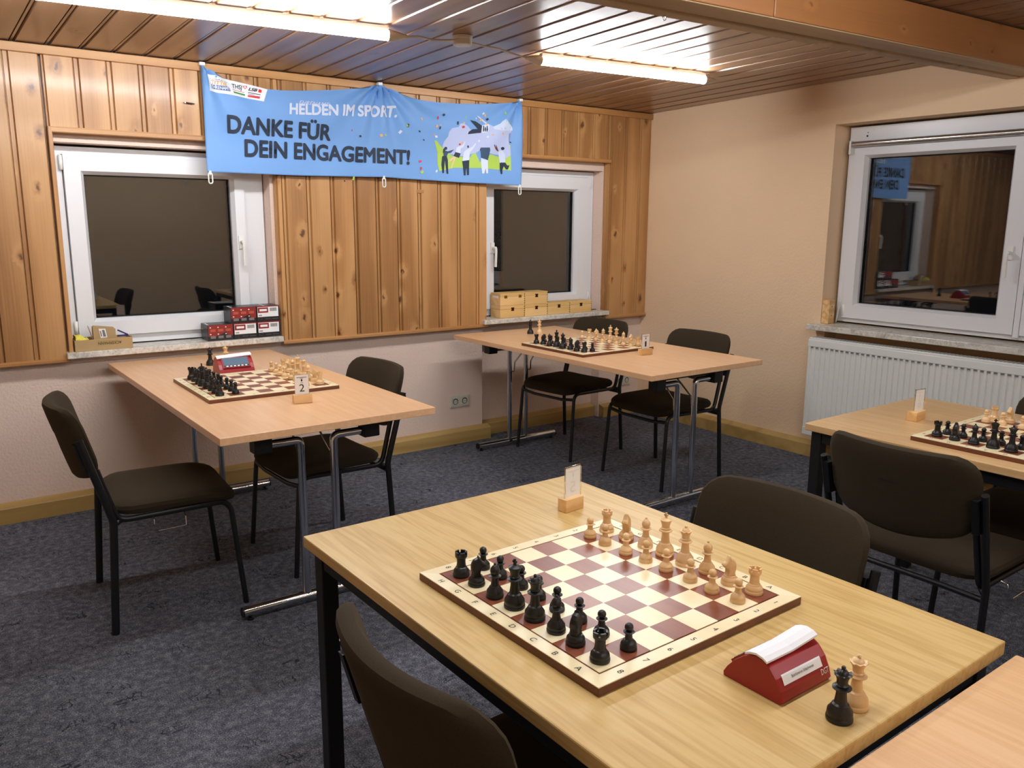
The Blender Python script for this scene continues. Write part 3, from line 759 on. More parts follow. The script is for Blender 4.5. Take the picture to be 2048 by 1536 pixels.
for (x, y, a, lb) in [(-3.150,-1.195,PI+0.04,'dark chair tucked at card 2 table in front of the socket wall'),
                      (-1.150,-0.550,PI+0.11,'dark chair at card 1 table closest to the room corner'),
                      (-1.085,-1.302,PI,'dark chair at card 1 table with its back to the peach wall'),
                      (-3.225,-3.425,PI,'dark chair behind the white pieces of the front oak table'),
                      (-1.905,-3.325,0,'dark chair seen from behind at the table beside the radiator'),
                      (-3.675,-3.525,0,'dark chair in the foreground behind the black pieces of the front table'),
                      (-1.385,-3.420,PI,'dark chair between radiator and table, mostly hidden at the picture edge')]:
    dup(chair, (x, y, 0), a, lb)

# ------------------------------------------------------------------ chess pieces
def ball(cz_, r, n=5, lo=-80):
    return [(r*math.cos(R(lo+(90-lo)*k/n)) if k < n else 0.0, cz_+r*math.sin(R(lo+(90-lo)*k/n))) for k in range(n+1)]
def foot(r): return [(0,0),(r*0.97,0),(r,0.0015),(r,0.0055),(r*0.93,0.0075),(r*0.96,0.0095)]
P_PAWN = foot(0.0145)+[(0.0125,0.0130),(0.0082,0.0175),(0.0066,0.0190),(0.0060,0.0245),(0.0058,0.0290),(0.0098,0.0305),(0.0100,0.0315),(0.0065,0.0330)]+ball(0.0395,0.0076,6,-60)
P_ROOK = foot(0.0170)+[(0.0155,0.0135),(0.0118,0.0175),(0.0118,0.0190),(0.0098,0.0205),(0.0088,0.0290),(0.0090,0.0375),(0.0112,0.0395),(0.0122,0.0410),(0.0124,0.0460),(0.0088,0.0460),(0.0085,0.0430),(0,0.0430)]
P_BISH = foot(0.0170)+[(0.0155,0.0140),(0.0110,0.0200),(0.0106,0.0215),(0.0082,0.0235),(0.0066,0.0330),(0.0064,0.0390),(0.0118,0.0415),(0.0120,0.0425),(0.0075,0.0440),(0.0068,0.0455),(0.0090,0.0500),(0.0094,0.0535),(0.0080,0.0580),(0.0052,0.0620),(0.0026,0.0640)]+ball(0.0658,0.0026,4,-50)
P_QUEEN = foot(0.0195)+[(0.0180,0.0160),(0.0128,0.0235),(0.0124,0.0252),(0.0095,0.0275),(0.0078,0.0400),(0.0076,0.0480),(0.0138,0.0505),(0.0140,0.0520),(0.0088,0.0540),(0.0098,0.0560),(0.0080,0.0580),(0.0082,0.0640),(0.0105,0.0700)]
P_QUEEN2 = [(0.0084,0.0735),(0.0076,0.0760),(0.0042,0.0790),(0.0028,0.0800)]+ball(0.0826,0.0033,4,-60)
P_KING = foot(0.0200)+[(0.0185,0.0165),(0.0132,0.0245),(0.0128,0.0262),(0.0098,0.0285),(0.0080,0.0420),(0.0078,0.0520),(0.0140,0.0545),(0.0142,0.0560),(0.0092,0.0580),(0.0102,0.0600),(0.0082,0.0620),(0.0086,0.0680),(0.0122,0.0775),(0.0122,0.0790),(0.0080,0.0815),(0.0034,0.0830),(0.0030,0.0845),(0,0.0848)]
P_KBASE = foot(0.0170)+[(0.0155,0.0130),(0.0122,0.0165),(0.0120,0.0185),(0,0.0190)]
def me_king():
    return MB().lathe(P_KING, 24).mesh('chess_king'), MB().bbox(-0.0022,0.0022,-0.0018,0.0018,0.0835,0.0945,0.0005).bbox(-0.0022,0.0022,-0.0048,0.0048,0.0872,0.0914,0.0005).mesh('cross')
def me_queen():
    mb = MB().lathe(P_QUEEN, 24)
    cor = MB(); n = 36; prof = [(0.0105,0.0700),(0.0124,0.0725),(0.0128,0.0738),(0.0084,0.0735)]
    vs = []; fs = []
    for i, (r, z) in enumerate(prof):
        for k in range(n):
            a = 2*PI*k/n; q = 0.0014*math.cos(a*8) if i in (1, 2) else 0
            vs.append(((r+q*0.6)*math.cos(a), (r+q*0.6)*math.sin(a), z+(q if i == 2 else 0)))
    for i in range(3):
        for k in range(n): fs.append((i*n+k, i*n+(k+1) % n, (i+1)*n+(k+1) % n, (i+1)*n+k))
    cor.add(vs, fs, True); cor.lathe(P_QUEEN2, 20)
    return mb.mesh('chess_queen'), cor.mesh('coronet')
def me_rook():
    mb = MB().lathe(P_ROOK, 24); bt = MB()
    for k in range(5):
        a0 = 2*PI*k/5+0.18; a1 = 2*PI*(k+1)/5-0.18; n = 4; vs = []; 
        for i in range(n+1):
            a = a0+(a1-a0)*i/n
            for (r, z) in ((0.0088,0.0458),(0.0124,0.0458),(0.0124,0.0515),(0.0088,0.0515)): vs.append((r*math.cos(a), r*math.sin(a), z))
        fs = [(0,1,2,3), tuple(4*n+i for i in (3,2,1,0))]
        for i in range(n):
            for j in range(4): fs.append((4*i+j, 4*i+(j+1) % 4, 4*i+4+(j+1) % 4, 4*i+4+j))
        bt.add(vs, fs)
    return mb.mesh('chess_rook'), bt.mesh('battlement')
def me_bishop():
    mb = MB().lathe(P_BISH, 24)
    return mb.mesh('chess_bishop'), MB().bbox(0.0045,0.0098,-0.0007,0.0007,0.0525,0.0600,0.0002).mesh('mitre_cut')
def me_knight():
    S = [(0.0090,0.0180),(0.0068,0.0225),(0.0072,0.0275),(0.0092,0.0330),(0.0120,0.0362),(0.0165,0.0388),(0.0178,0.0420),(0.0160,0.0452),(0.0112,0.0482),
         (0.0078,0.0535),(0.0052,0.0588),(0.0026,0.0600),(0.0014,0.0560),(-0.0048,0.0528),(-0.0092,0.0470),(-0.0114,0.0395),(-0.0112,0.0315),(-0.0090,0.0240),(-0.0098,0.0180)]
    # local x = direction the horse looks
    n = len(S); cx = sum(p[0] for p in S)/n; cz_ = sum(p[1] for p in S)/n
    vs = []
    for (k, y) in ((0.80,-0.0078),(0.97,-0.0052),(1.0,0.0),(0.97,0.0052),(0.80,0.0078)):
        for (x_, z_) in S:
            taper = 1.0-0.30*max(0, (z_-0.036)/0.024)
            zz = cz_+(z_-cz_)*k if z_ > 0.0185 else z_
            vs.append((cx+(x_-cx)*k, y*taper, zz))
    fs = [tuple(range(n)), tuple(reversed(range(4*n, 5*n)))]
    for l in range(4):
        for i in range(n): fs.append((l*n+i, (l+1)*n+i, (l+1)*n+(i+1) % n, l*n+(i+1) % n))
    return MB().lathe(P_KBASE, 24).mesh('chess_knight'), MB().add(vs, fs, False).mesh('horse_head')
def me_pawn(): return MB().lathe(P_PAWN, 22).mesh('chess_pawn'), None
PIECES = {'king': me_king(), 'queen': me_queen(), 'rook': me_rook(), 'bishop': me_bishop(), 'knight': me_knight(), 'pawn': me_pawn()}
PM = {}
for nm, (a, b) in PIECES.items():
    for colr, mt in (('black', m_ebony), ('white', m_box)):
        aa = a.copy(); aa.materials.append(mt); bb = None
        if b is not None: bb = b.copy(); bb.materials.append(mt)
        PM[nm, colr] = (aa, bb)
def piece(nm, colr, loc, rz, label, group, scale=1.0):
    a, b = PM[nm, colr]
    o = obj('chess_'+nm, a, None, None, loc, (0, 0, rz)); o.scale = (scale,)*3
    tag(o, label, 'chess piece', group)
    if b is not None: obj(b.name.split('.')[0], b, None, o)
    return o

# ------------------------------------------------------------------ chessboards
BT = 0.016
SQ_ME = {}
def chessboard(cx, cy, z, rz, S, label, where, full=True, skip=()):
    b = empty('chessboard', (cx, cy, z), rz, label, 'chessboard', 'tournament chessboards')
    h = S/2; q = S*0.1098; g = 4*q; ln = 0.0035
    obj('board_slab', MB().bbox(-h, h, -h, h, 0.0003, BT-0.0012, 0.0015), m_mahedge, b)
    inn = g+ln
    for k in range(4):
        mb = MB(); mb.prism([(-h+0.0008,-h+0.0008),(h-0.0008,-h+0.0008),(inn,-inn),(-inn,-inn)], lambda u, v, zz: (u, v, zz), BT-0.0022, BT)
        obj('border', mb, m_maple, b, (0,0,0), (0,0,k*PI/2))
    key = round(S, 4)
    if key not in SQ_ME:
        s1 = MB().box(-q/2+0.0001, q/2-0.0001, -q/2+0.0001, q/2-0.0001, BT-0.0022, BT-0.0001)
        d1 = s1.mesh('square'); d1.materials.append(m_maple); d2 = s1.mesh('square'); d2.materials.append(m_mahog); SQ_ME[key] = (d1, d2)
    light, dark = SQ_ME[key]
    for i in range(8):          # i: rank 8..1 along +x ; j: file h..a along -y
        for j in range(8):
            xx = -g+q*(i+0.5); yy = g-q*(j+0.5)
            obj('square', light if (i+(7-j)) % 2 == 0 else dark, None, b, (xx, yy, 0))
    # coordinates, read from the white side
    bmj = bmesh.new()
    def put(ch, x_, y_):
        t = text_bm(ch); hs = 0.017*S/0.53
        xs = [v.co.x for v in t.verts]; ys = [v.co.y for v in t.verts]
        mx, my = (min(xs)+max(xs))/2, (min(ys)+max(ys))/2
        for v in t.verts: v.co = Vector((x_+(v.co.y-my)*hs*1.0, y_-(v.co.x-mx)*hs, BT+0.00025))
        me = bpy.data.meshes.new('t'); t.to_mesh(me); bmj.from_mesh(me); t.free(); bpy.data.meshes.remove(me)
    mid = (inn+h)/2
    for j, ch in enumerate('HGFEDCBA'):
        for sx in (-1, 1): put(ch, sx*mid, g-q*(j+0.5))
    for i, ch in enumerate('87654321'):
        for sy in (-1, 1): put(ch, -g+q*(i+0.5), sy*mid)
    me = bpy.data.meshes.new('coordinate_lettering'); bmj.to_mesh(me); bmj.free()
    obj('coordinate_lettering', me, m_ink, b)
    # pieces
    back = ['rook','knight','bishop','king','queen','bishop','knight','rook']
    end = ['far','far','far','','','near','near','near']
    rot = Matrix.Rotation(rz, 3, 'Z'); sc_p = S/0.53
    for j in range(8):
        yy = g-q*(j+0.5)
        for colr, i0, i1, face in (('black', 0, 1, 0.0), ('white', 7, 6, PI)):
            jit = lambda: random.uniform(-0.004, 0.004)
            what = ('%s %s' % (end[j]+' end', back[j])) if end[j] else back[j]
            for (nm, i, lb) in ((back[j], i0, '%s chess %s%s %s' % (colr, back[j], (' at the %s end' % end[j]) if end[j] else '', where)),
                                ('pawn', i1, '%s pawn before the %s%s %s' % (colr, (end[j]+' ') if end[j] else '', back[j], where))):
                p = rot @ Vector((-g+q*(i+0.5)+jit(), yy+jit(), BT))
                piece(nm, colr, (cx+p.x, cy+p.y, z+BT+0.0001), rz+face+random.uniform(-0.5, 0.5)*(nm == 'knight'), lb, 'chess pieces '+where, sc_p)
    return b
chessboard(-3.4965, -3.4365, ZO, 0.0177, 0.530, 'wooden chessboard with set pieces on the front oak table', 'on the front board')
chessboard(-3.359, -1.050, ZF, -0.010, 0.545, 'wooden chessboard with set pieces and red clock below the carton window', 'on the board under the carton window')
chessboard(-1.420, -1.025, ZF, 0.010, 0.535, 'wooden chessboard with set pieces nearest the room corner', 'on the board under the wooden box window')
chessboard(-1.595, -3.437, ZO, 0.006, 0.530, 'wooden chessboard with set pieces on the table beside the radiator', 'on the radiator board')
for (nm, colr, x_, y_, z_, lb) in [('queen','black',-3.506,-3.955,ZO,'spare black queen standing beside the foreground red clock'),
                                 ('queen','white',-3.457,-3.950,ZO,'spare white queen standing beside the foreground red clock'),
                                 ('queen','black',-3.365,-0.43,ZF,'spare black queen behind the chess clock near card 2'),
                                 ('queen','white',-3.285,-0.42,ZF,'spare white queen behind the chess clock near card 2'),
                                 ('queen','black',-1.337,-0.385,ZF,'spare black queen off the board at card 1 table'),
                                 ('queen','white',-1.285,-0.412,ZF,'spare white queen off the board at card 1 table')]:
    piece(nm, colr, (x_, y_, z_+0.0003), 0.3, lb, 'spare queens beside the boards', 1.0 if 'foreground' in lb else 1.06)

# ------------------------------------------------------------------ number cards in wooden blocks
def card(loc, rz, num, bw, bd, label, ox=0.0, flip=False, cw=0.056, tilt=0.0):
    c = empty('number_card', loc, rz, label, 'number card', 'number cards in wooden blocks')
    obj('wood_block', MB().bbox(-bw/2, bw/2, -bd/2, bd/2, 0.0003, 0.034, 0.0015), m_block, c)
    h0, h1 = 0.030, 0.113
    obj('paper', MB().box(-cw/2+0.0012, cw/2-0.0012, -0.0004, 0.0004, h0, h1-0.0015), m_paperw, c, (ox,0,0), (0,0,tilt))
    mb = MB(); fr = lambda u, v, dd: (u, dd, v)
    ring(mb, fr, -cw/2-0.0012, cw/2+0.0012, h0, h1+0.0012, 0.0022, 0.0022, 0.0022, 0.0022, -0.0015, 0.0015, 0.0003)
    obj('acrylic_rim', mb, m_acryl, c, (ox,0,0), (0,0,tilt))
    def side(s, mat, txt):
        f = lambda u, v, x0, x1, z0, z1: ((-s)*(x0+(x1-x0)*u) if s > 0 else x0+(x1-x0)*u, s*0.0021, z0+(z1-z0)*v)
        mirrored = (mat is m_faint)
        def mp(x0, x1, z0, z1):
            def g_(u, v):
                X = x0+(x1-x0)*u
                flipx = (s > 0) != mirrored
                return (-X if flipx else X, s*0.0008, z0+(z1-z0)*v)
            return g_
        wn = 0.0085 if num == '1' else 0.0135
        for nm, body, box_ in (('numeral', num, (-wn*0.72, wn*0.72, 0.045, 0.074)),):
            o = print_text(nm, body, mp(*box_), mat, c); o.location = (ox,0,0); o.rotation_euler = (0,0,tilt)
        mb = MB()
        def bar(x0, x1, z0, z1):
            g_ = mp(x0, x1, z0, z1); mb.add([g_(0,0), g_(1,0), g_(1,1), g_(0,1)], [(0,1,2,3)])
        bar(-0.020, 0.020, 0.1005, 0.1025); bar(-0.007, 0.007, 0.0975, 0.0988); bar(-0.0050, 0.0050, 0.0790, 0.0806)
        pts = [(0.0033*math.cos(2*PI*k/14), 0.0055*math.sin(2*PI*k/14)) for k in range(14)]
        flipx = (s > 0) != mirrored
        mb.add([((-x_ if flipx else x_), s*0.0008, 0.0900+z_) for x_, z_ in pts], [tuple(range(14))])
        o = obj('printed_header', mb, mat, c); o.location = (ox,0,0); o.rotation_euler = (0,0,tilt)
    ff = 1 if flip else -1
    side(ff, m_ink, num); side(-ff, m_faint, num)
    return c
card((-3.327,-1.500,ZF), -0.20, '2', 0.072, 0.030, 'white number card reading 2 in wooden block beside the red clock table board')
card((-1.338,-1.410,ZF), -0.05, '1', 0.080, 0.030, 'white number card reading 1 in wooden block near the room corner')
card((-3.243,-3.034,ZO), 0.10, '5', 0.064, 0.030, 'white number card seen from behind on the front oak table', 0.006, True)
card((-1.556,-3.030,ZO), 0.10, '6', 0.078, 0.036, 'white number card seen from behind on the radiator table', 0.016, True, 0.056, -0.20)

# ------------------------------------------------------------------ chess clocks
def clock(loc, rz, W, k, label, front, sheets):
    c = empty('chess_clock', loc, rz, label, 'chess clock', 'red digital chess clocks')
    # profile: y from the back (0) to the front (display) edge, z up
    P = [(0.003,0.0005),(0.0,0.006),(0.004,0.020),(0.013,0.038),(0.026,0.052),(0.038,0.0585),(0.050,0.0605),(0.062,0.0575),(0.076,0.049),(0.092,0.035),(0.105,0.019),(0.112,0.007),(0.111,0.0005)]
    P = [(a*k-0.057*k, b*k) for a, b in P]
    mb = MB(); h = W/2; n = len(P)
    for (x0, s) in ((-h, 0.985), (-h+0.003, 1.0), (h-0.003, 1.0), (h, 0.985)):
        mb.v += [(x0, a*s, b*s+0.0003) for a, b in P]
    for l in range(3):
        for i in range(n):
            j = (i+1) % n; mb.f.append((l*n+i, l*n+j, (l+1)*n+j, (l+1)*n+i)); mb.sm.append(False)
    mb.f.append(tuple(reversed(range(n)))); mb.sm.append(False); mb.f.append(tuple(3*n+i for i in range(n))); mb.sm.append(False)
    obj('casing', mb, m_red, c)
    def on(seg_a, seg_b, off):
        A, B = P[seg_a], P[seg_b]; dx, dz = B[0]-A[0], B[1]-A[1]; L = math.hypot(dx, dz); nx, nz = dz/L, -dx/L
        if nz < 0 and abs(nz) > abs(nx): nx, nz = -nx, -nz
        return lambda u, v: (None, A[0]+dx*v+nx*off, A[1]+dz*v+nz*off)
    # folded white sheets on the ridge
    mb = MB()
    ridge = [(-0.027*k, 0.0560*k), (-0.019*k, 0.0598*k), (-0.007*k, 0.0618*k), (0.005*k, 0.0590*k), (0.014*k, 0.0545*k)]
    for (x0, x1, l0, l1) in sheets:
        m_ = len(ridge); vs = []
        for t in (0.0, 0.0035):
            for (x_, lf) in ((x0, l0), (x1, l1)):
                vs += [(x_, a, b+0.001+lf+t) for a, b in ridge]
        fs = []
        for lay in (0, 1):
            for i in range(m_-1): fs.append((lay*2*m_+i, lay*2*m_+i+1, lay*2*m_+m_+i+1, lay*2*m_+m_+i))
        ring_ = list(range(m_))+[m_+i for i in reversed(range(m_))]
        for a, b in zip(ring_, ring_[1:]+ring_[:1]): fs.append((a, b, 2*m_+b, 2*m_+a))
        mb.add(vs, fs)
    obj('paper_sheet', mb, m_paper, c)
    # back face plate: between P[2] and P[4]
    arc = P[1:6]; cum = [0.0]
    for q0, q1 in zip(arc, arc[1:]): cum.append(cum[-1]+math.hypot(q1[0]-q0[0], q1[1]-q0[1]))
    def back(x0, x1, v0, v1, off):
        # seen from behind (-y side) x grows to the right; v runs up the curved back
        def g(u, v):
            L_ = max(0.0, min(0.999, v0+(v1-v0)*v))*cum[-1]
            i_ = max(q for q in range(len(cum)-1) if cum[q] <= L_); f_ = (L_-cum[i_])/(cum[i_+1]-cum[i_])
            (a0_, b0_), (a1_, b1_) = arc[i_], arc[i_+1]; l_ = math.hypot(a1_-a0_, b1_-b0_)
            return (x0+(x1-x0)*u, a0_+(a1_-a0_)*f_-(b1_-b0_)/l_*off, b0_+(b1_-b0_)*f_+(a1_-a0_)/l_*off+0.0003)
        return g
    g = back(-h*0.80, h*0.74, 0.32, 0.56, 0.0008); vs_ = [g(u_, v_/6) for v_ in range(7) for u_ in (0, 1)]
    obj('name_sticker', MB().add(vs_, [(2*i_, 2*i_+1, 2*i_+3, 2*i_+2) for i_ in range(6)]), m_label, c)
    print_text('sticker_lettering', 'Bezirksverein Schachverein', back(-h*0.46, h*0.42, 0.41, 0.475, 0.0012), m_ink, c, 1, 3)
    print_text('maker_lettering', 'DGT', back(h*0.62, h*0.92, 0.14, 0.27, 0.0010), m_label, c, 1, 3)
    # display side
    A2, B2 = P[10], P[7]; dy2, dz2 = B2[0]-A2[0], B2[1]-A2[1]; L2 = math.hypot(dy2, dz2); ny2, nz2 = dz2/L2, -dy2/L2
    def frontp(x0, x1, v0, v1, off):
        def g(u, v):
            vv = v0+(v1-v0)*v; return (-(x0+(x1-x0)*u), A2[0]+dy2*vv+ny2*off, A2[1]+dz2*vv+nz2*off+0.0003)
        return g
    def slab(nm, x0, x1, v0, v1, o0, o1, mat):
        g0, g1 = frontp(x0, x1, v0, v1, o0), frontp(x0, x1, v0, v1, o1)
        vs = [g0(0,0),g0(1,0),g0(1,1),g0(0,1),g1(0,0),g1(1,0),g1(1,1),g1(0,1)]
        return obj(nm, MB().add(vs, [(0,1,2,3),(4,5,6,7),(0,1,5,4),(1,2,6,5),(2,3,7,6),(3,0,4,7)]), mat, c)
    ho = 0.0060*k
    slab('display_surround', -h*0.80, h*0.80, 0.03, 0.92, 0.0, ho, m_red)
    slab('display', -h*0.72, h*0.72, 0.24, 0.86, ho-0.001, ho+0.0006, m_lcd)
    slab('button_panel', -h*0.72, h*0.72, 0.08, 0.22, ho-0.001, ho+0.0006, m_darkp)
    for q in range(6): slab('button', h*(-0.60+0.215*q), h*(-0.48+0.215*q), 0.11, 0.19, ho, ho+0.0016, m_label)
    return c
clock((-3.484,-3.829,ZO), 0.0, 0.128, 1.0, 'red chess clock in the foreground, back turned, label and white sheets', True, [(-0.066,0.0,0.0,0.0),(0.0,0.064,0.0,0.006)])
clock((-3.325,-0.665,ZF), PI-0.05, 0.160, 1.22, 'red chess clock with grey display facing out near card 2', False, [(-0.080,0.080,0.008,0.0)])

# ------------------------------------------------------------------ banner
BX0, BX1 = -3.219, -1.200
TOPZ = [(-3.219,2.226),(-3.19,2.206),(-3.125,2.176),(-3.03,2.148),(-2.92,2.132),(-2.80,2.135),(-2.70,2.144),(-2.58,2.157),(-2.465,2.171),(-2.342,2.192),(-2.26,2.210),(-2.215,2.224),
        (-2.17,2.208),(-2.087,2.181),(-2.0,2.168),(-1.919,2.161),(-1.80,2.158),(-1.672,2.162),(-1.55,2.172),(-1.448,2.180),(-1.332,2.193),(-1.25,2.208),(-1.200,2.222)]
BOTZ = [(-3.219,1.697),(-2.72,1.697),(-2.215,1.706),(-1.7,1.694),(-1.200,1.688)]
def interp(tb, x):
    if x <= tb[0][0]: return tb[0][1]
    for (a, b), (c_, d_) in zip(tb, tb[1:]):
        if x <= c_: return b+(d_-b)*(x-a)/(c_-a)
    return tb[-1][1]
CLIPS = [(-3.212,2.228),(-2.215,2.228),(-1.207,2.226)]
def cloth_y(x, z):
    y = -0.088
    for k, (cx, czz) in enumerate(CLIPS):
        dx, dz = x-cx, czz-z; rr_ = math.hypot(dx, dz)
        an = math.atan2(dx, dz+0.02)
        fr = (11, 13, 10)[k]
        y += -0.019*math.sin(an*fr+k*0.9)*math.exp(-rr_/0.30)*min(1, rr_/0.04)
    y += 0.006*math.sin(7.0*x+1.0)*math.sin(4.0*(z-1.7)+0.6)+0.004*math.sin(16*x+9*z)
    # drooping swags between the clips
    for xm in (-2.72, -1.71):
        sag = math.exp(-((x-xm)/0.35)**2)
        y += -0.010*sag*math.sin((z-interp(TOPZ, x))*34)*math.exp(-abs(z-interp(TOPZ, x))/0.11)
    return y
ban = empty('banner', (0,0,0), 0, 'light blue fabric banner thanking volunteers hung across the panelling', 'banner')
NX, NZ = 200, 64; vs = []; fs = []
for i in range(NX+1):
    x_ = BX0+(BX1-BX0)*i/NX; zt, zb = interp(TOPZ, x_), interp(BOTZ, x_)
    for j in range(NZ+1):
        z_ = zt+(zb-zt)*j/NZ; vs.append((x_, cloth_y(x_, z_), z_))
for i in range(NX):
    for j in range(NZ): fs.append((i*(NZ+1)+j, (i+1)*(NZ+1)+j, (i+1)*(NZ+1)+j+1, i*(NZ+1)+j+1))
o = obj('cloth', MB().add(vs, fs, True), m_blue, ban)
sm = o.modifiers.new('thickness', 'SOLIDIFY'); sm.thickness = 0.0008; sm.offset = 0
def on_cloth(bl_, br_, tl_, tr_, off=0.0040):
    def g(u, v):
        x_ = (bl_[0]*(1-u)+br_[0]*u)*(1-v)+(tl_[0]*(1-u)+tr_[0]*u)*v
        z_ = (bl_[1]*(1-u)+br_[1]*u)*(1-v)+(tl_[1]*(1-u)+tr_[1]*u)*v
        return (x_, cloth_y(x_, z_)-off, z_)
    return g
print_text('headline_lettering', 'DANKE F\u00dcR', on_cloth((-3.1077,1.9001),(-2.528,1.8962),(-3.1026,1.9849),(-2.5202,1.9744)), m_navy, ban, 26, 4, bold=0.036)
print_text('headline_lettering', 'DEIN ENGAGEMENT!', on_cloth((-3.0237,1.786),(-2.0314,1.7873),(-3.019,1.8683),(-2.0298,1.8642)), m_navy, ban, 44, 4, bold=0.036)
print_text('slogan_lettering', 'HELDEN IM SPORT.', on_cloth((-2.7656,2.0194),(-2.1187,2.0498),(-2.7603,2.0728),(-2.1108,2.109)), m_bwhite, ban, 32, 3, bold=0.036)
print_text('slogan_lettering', 'EHRENAMT', on_cloth((-2.7067,2.0758),(-2.5327,2.0798),(-2.7001,2.0952),(-2.5234,2.0960)), m_bwhite, ban, 8, 1, shear=0.25)
def patch(name, quad, mat, off=0.0022, nx=10, ny=4, parent=ban):
    g = on_cloth(*quad, off); mb = MB(); vs = [g(i/nx, j/ny) for i in range(nx+1) for j in range(ny+1)]
    fs = [(i*(ny+1)+j, (i+1)*(ny+1)+j, (i+1)*(ny+1)+j+1, i*(ny+1)+j+1) for i in range(nx) for j in range(ny)]
    return obj(name, mb.add(vs, fs, True), mat, parent)
lg = patch('logo_patch', ((-3.1876,2.0974),(-2.9011,2.0708),(-3.1861,2.1802),(-2.8842,2.1312)), m_logo, 0.0030, 20, 8)
patch('logo_bar', ((-3.174,2.1109),(-3.0797,2.1035),(-3.1727,2.1327),(-3.0845,2.1241)), m_logob, 0.0046, 8, 3, lg)
print_text('logo_lettering', 'EHRENAMT', on_cloth((-3.1705,2.1140),(-3.0825,2.1070),(-3.170,2.1285),(-3.0855,2.1210),0.0062), m_logo, lg, 6, 1, bold=0.025)
print_text('logo_lettering', 'TITTEL', on_cloth((-3.172,2.1350),(-3.093,2.1270),(-3.171,2.1530),(-3.090,2.1400),0.0056), m_orange, lg, 6, 1, bold=0.025)
print_text('logo_lettering', 'Mit Thüringen aktiv', on_cloth((-3.172,2.1570),(-3.093,2.1440),(-3.171,2.1625),(-3.090,2.1490),0.0056), m_teal, lg, 6, 1)
print_text('logo_lettering', 'THSJ', on_cloth((-3.0664,2.1240),(-3.016,2.1200),(-3.0671,2.1450),(-3.014,2.1400),0.0056), m_ink, lg, 4, 1, bold=0.015)
print_text('logo_lettering', 'LSB', on_cloth((-2.9824,2.1190),(-2.9395,2.1160),(-2.9806,2.1330),(-2.937,2.1290),0.0056), m_ink, lg, 4, 1, bold=0.03, shear=0.2)
patch('logo_bar', ((-3.0619,2.0990),(-3.0006,2.0900),(-3.0625,2.107),(-3.0001,2.0990)), m_green, 0.0046, 6, 2, lg)
patch('logo_bar', ((-2.9864,2.0870),(-2.9235,2.0826),(-2.9849,2.0967),(-2.9228,2.0940)), m_logor, 0.0046, 6, 2, lg)
patch('logo_line', ((-3.066,2.1140),(-3.002,2.1060),(-3.066,2.1165),(-3.002,2.1085)), m_logor, 0.0046, 6, 1, lg)
patch('logo_line', ((-2.984,2.1080),(-2.920,2.1010),(-2.984,2.1112),(-2.920,2.1042)), m_ink, 0.0046, 6, 1, lg)
patch('logo_line', ((-2.984,2.1010),(-2.950,2.0975),(-2.984,2.1032),(-2.950,2.0997)), m_ink, 0.0046, 6, 1, lg)
def heart(name, cx, czz, s, mat, par):
    pts = [(16*math.sin(t)**3, 13*math.cos(t)-5*math.cos(2*t)-2*math.cos(3*t)-math.cos(4*t)) for t in [2*PI*k/24 for k in range(24)]]
    n = len(pts); O = [(cx+a*s, czz+b*s) for a, b in pts]; I = [(cx+a*s*0.6, czz+b*s*0.6) for a, b in pts]
    f = lambda p: (p[0], cloth_y(*p)-0.0056, p[1])
    return obj(name, MB().add([f(p) for p in O]+[f(p) for p in I], [(i, (i+1) % n, n+(i+1) % n, n+i) for i in range(n)]), mat, par)
heart('logo_heart', -2.9995, 2.1330, 0.00062, m_logor, lg)
patch('logo_emblem', ((-2.932,2.1140),(-2.916,2.1120),(-2.931,2.1290),(-2.915,2.1260)), m_logor, 0.0046, 3, 3, lg)
# printed illustration: flat shapes in the banner's own plane (cm from its lower right corner region)
def pic(px, py):      # drawing units -> position on the cloth
    X, Y = 860+px/6.4, 140+py/6.4
    return (0.00078233*X-8.234e-06*Y-3.724735+1.567793e-06*X*X, 4.34338e-05*X-0.00302105*Y+2.67952+8.636e-08*X*X)
def shape(name, pts, mat, off=0.0022, smooth_n=0):
    P = [pic(*p) for p in pts]
    bm = bmesh.new(); vv = [bm.verts.new((a, 0, b)) for a, b in P]; bm.faces.new(vv)
    bmesh.ops.triangulate(bm, faces=bm.faces[:])
    xs = [p[0] for p in P]; zs = [p[1] for p in P]
    for axis_, lo, hi in ((0, min(xs), max(xs)), (2, min(zs), max(zs))):
        k = int((hi-lo)/0.03)
        for i in range(1, k+1):
            co = [0,0,0]; no = [0,0,0]; co[axis_] = lo+(hi-lo)*i/(k+1); no[axis_] = 1
            bmesh.ops.bisect_plane(bm, geom=bm.verts[:]+bm.edges[:]+bm.faces[:], plane_co=co, plane_no=no)
    for v in bm.verts: v.co.y = cloth_y(v.co.x, v.co.z)-off
    me = bpy.data.meshes.new(name); bm.to_mesh(me); bm.free()
    return obj(name, me, mat, ban)
def blob(cx, cy, rx, ry, n=20): return [(cx+rx*math.cos(2*PI*k/n), cy+ry*math.sin(2*PI*k/n)) for k in range(n)]
shape('printed_meadow', [(75,900),(110,905),(150,960),(175,1000),(300,1090),(520,1120),(545,1075),(590,1060),(640,1180),(740,1100),(790,1078),(850,1100),(900,1150),(960,1120),(1010,950),(1040,960),(1050,1295),(640,1255),(330,1245),(130,1285),(110,1200),(120,1080)], m_lime, 0.0020)
shape('printed_cloud', [(180,970),(200,910),(250,850),(260,790),(300,745),(380,730),(400,690),(440,680),(500,720),(560,790),(650,800),(700,700),(780,690),(830,720),(900,680),(930,640),(970,620),(990,700),(1060,720),(1065,765),(1000,775),(1015,880),(1030,960),(1040,1090),(990,1130),(900,1090),(830,1080),(760,1060),(700,1040),(650,1020),(590,1060),(545,1070),(430,1100),(330,1080),(220,1060)], m_lilac, 0.0026)
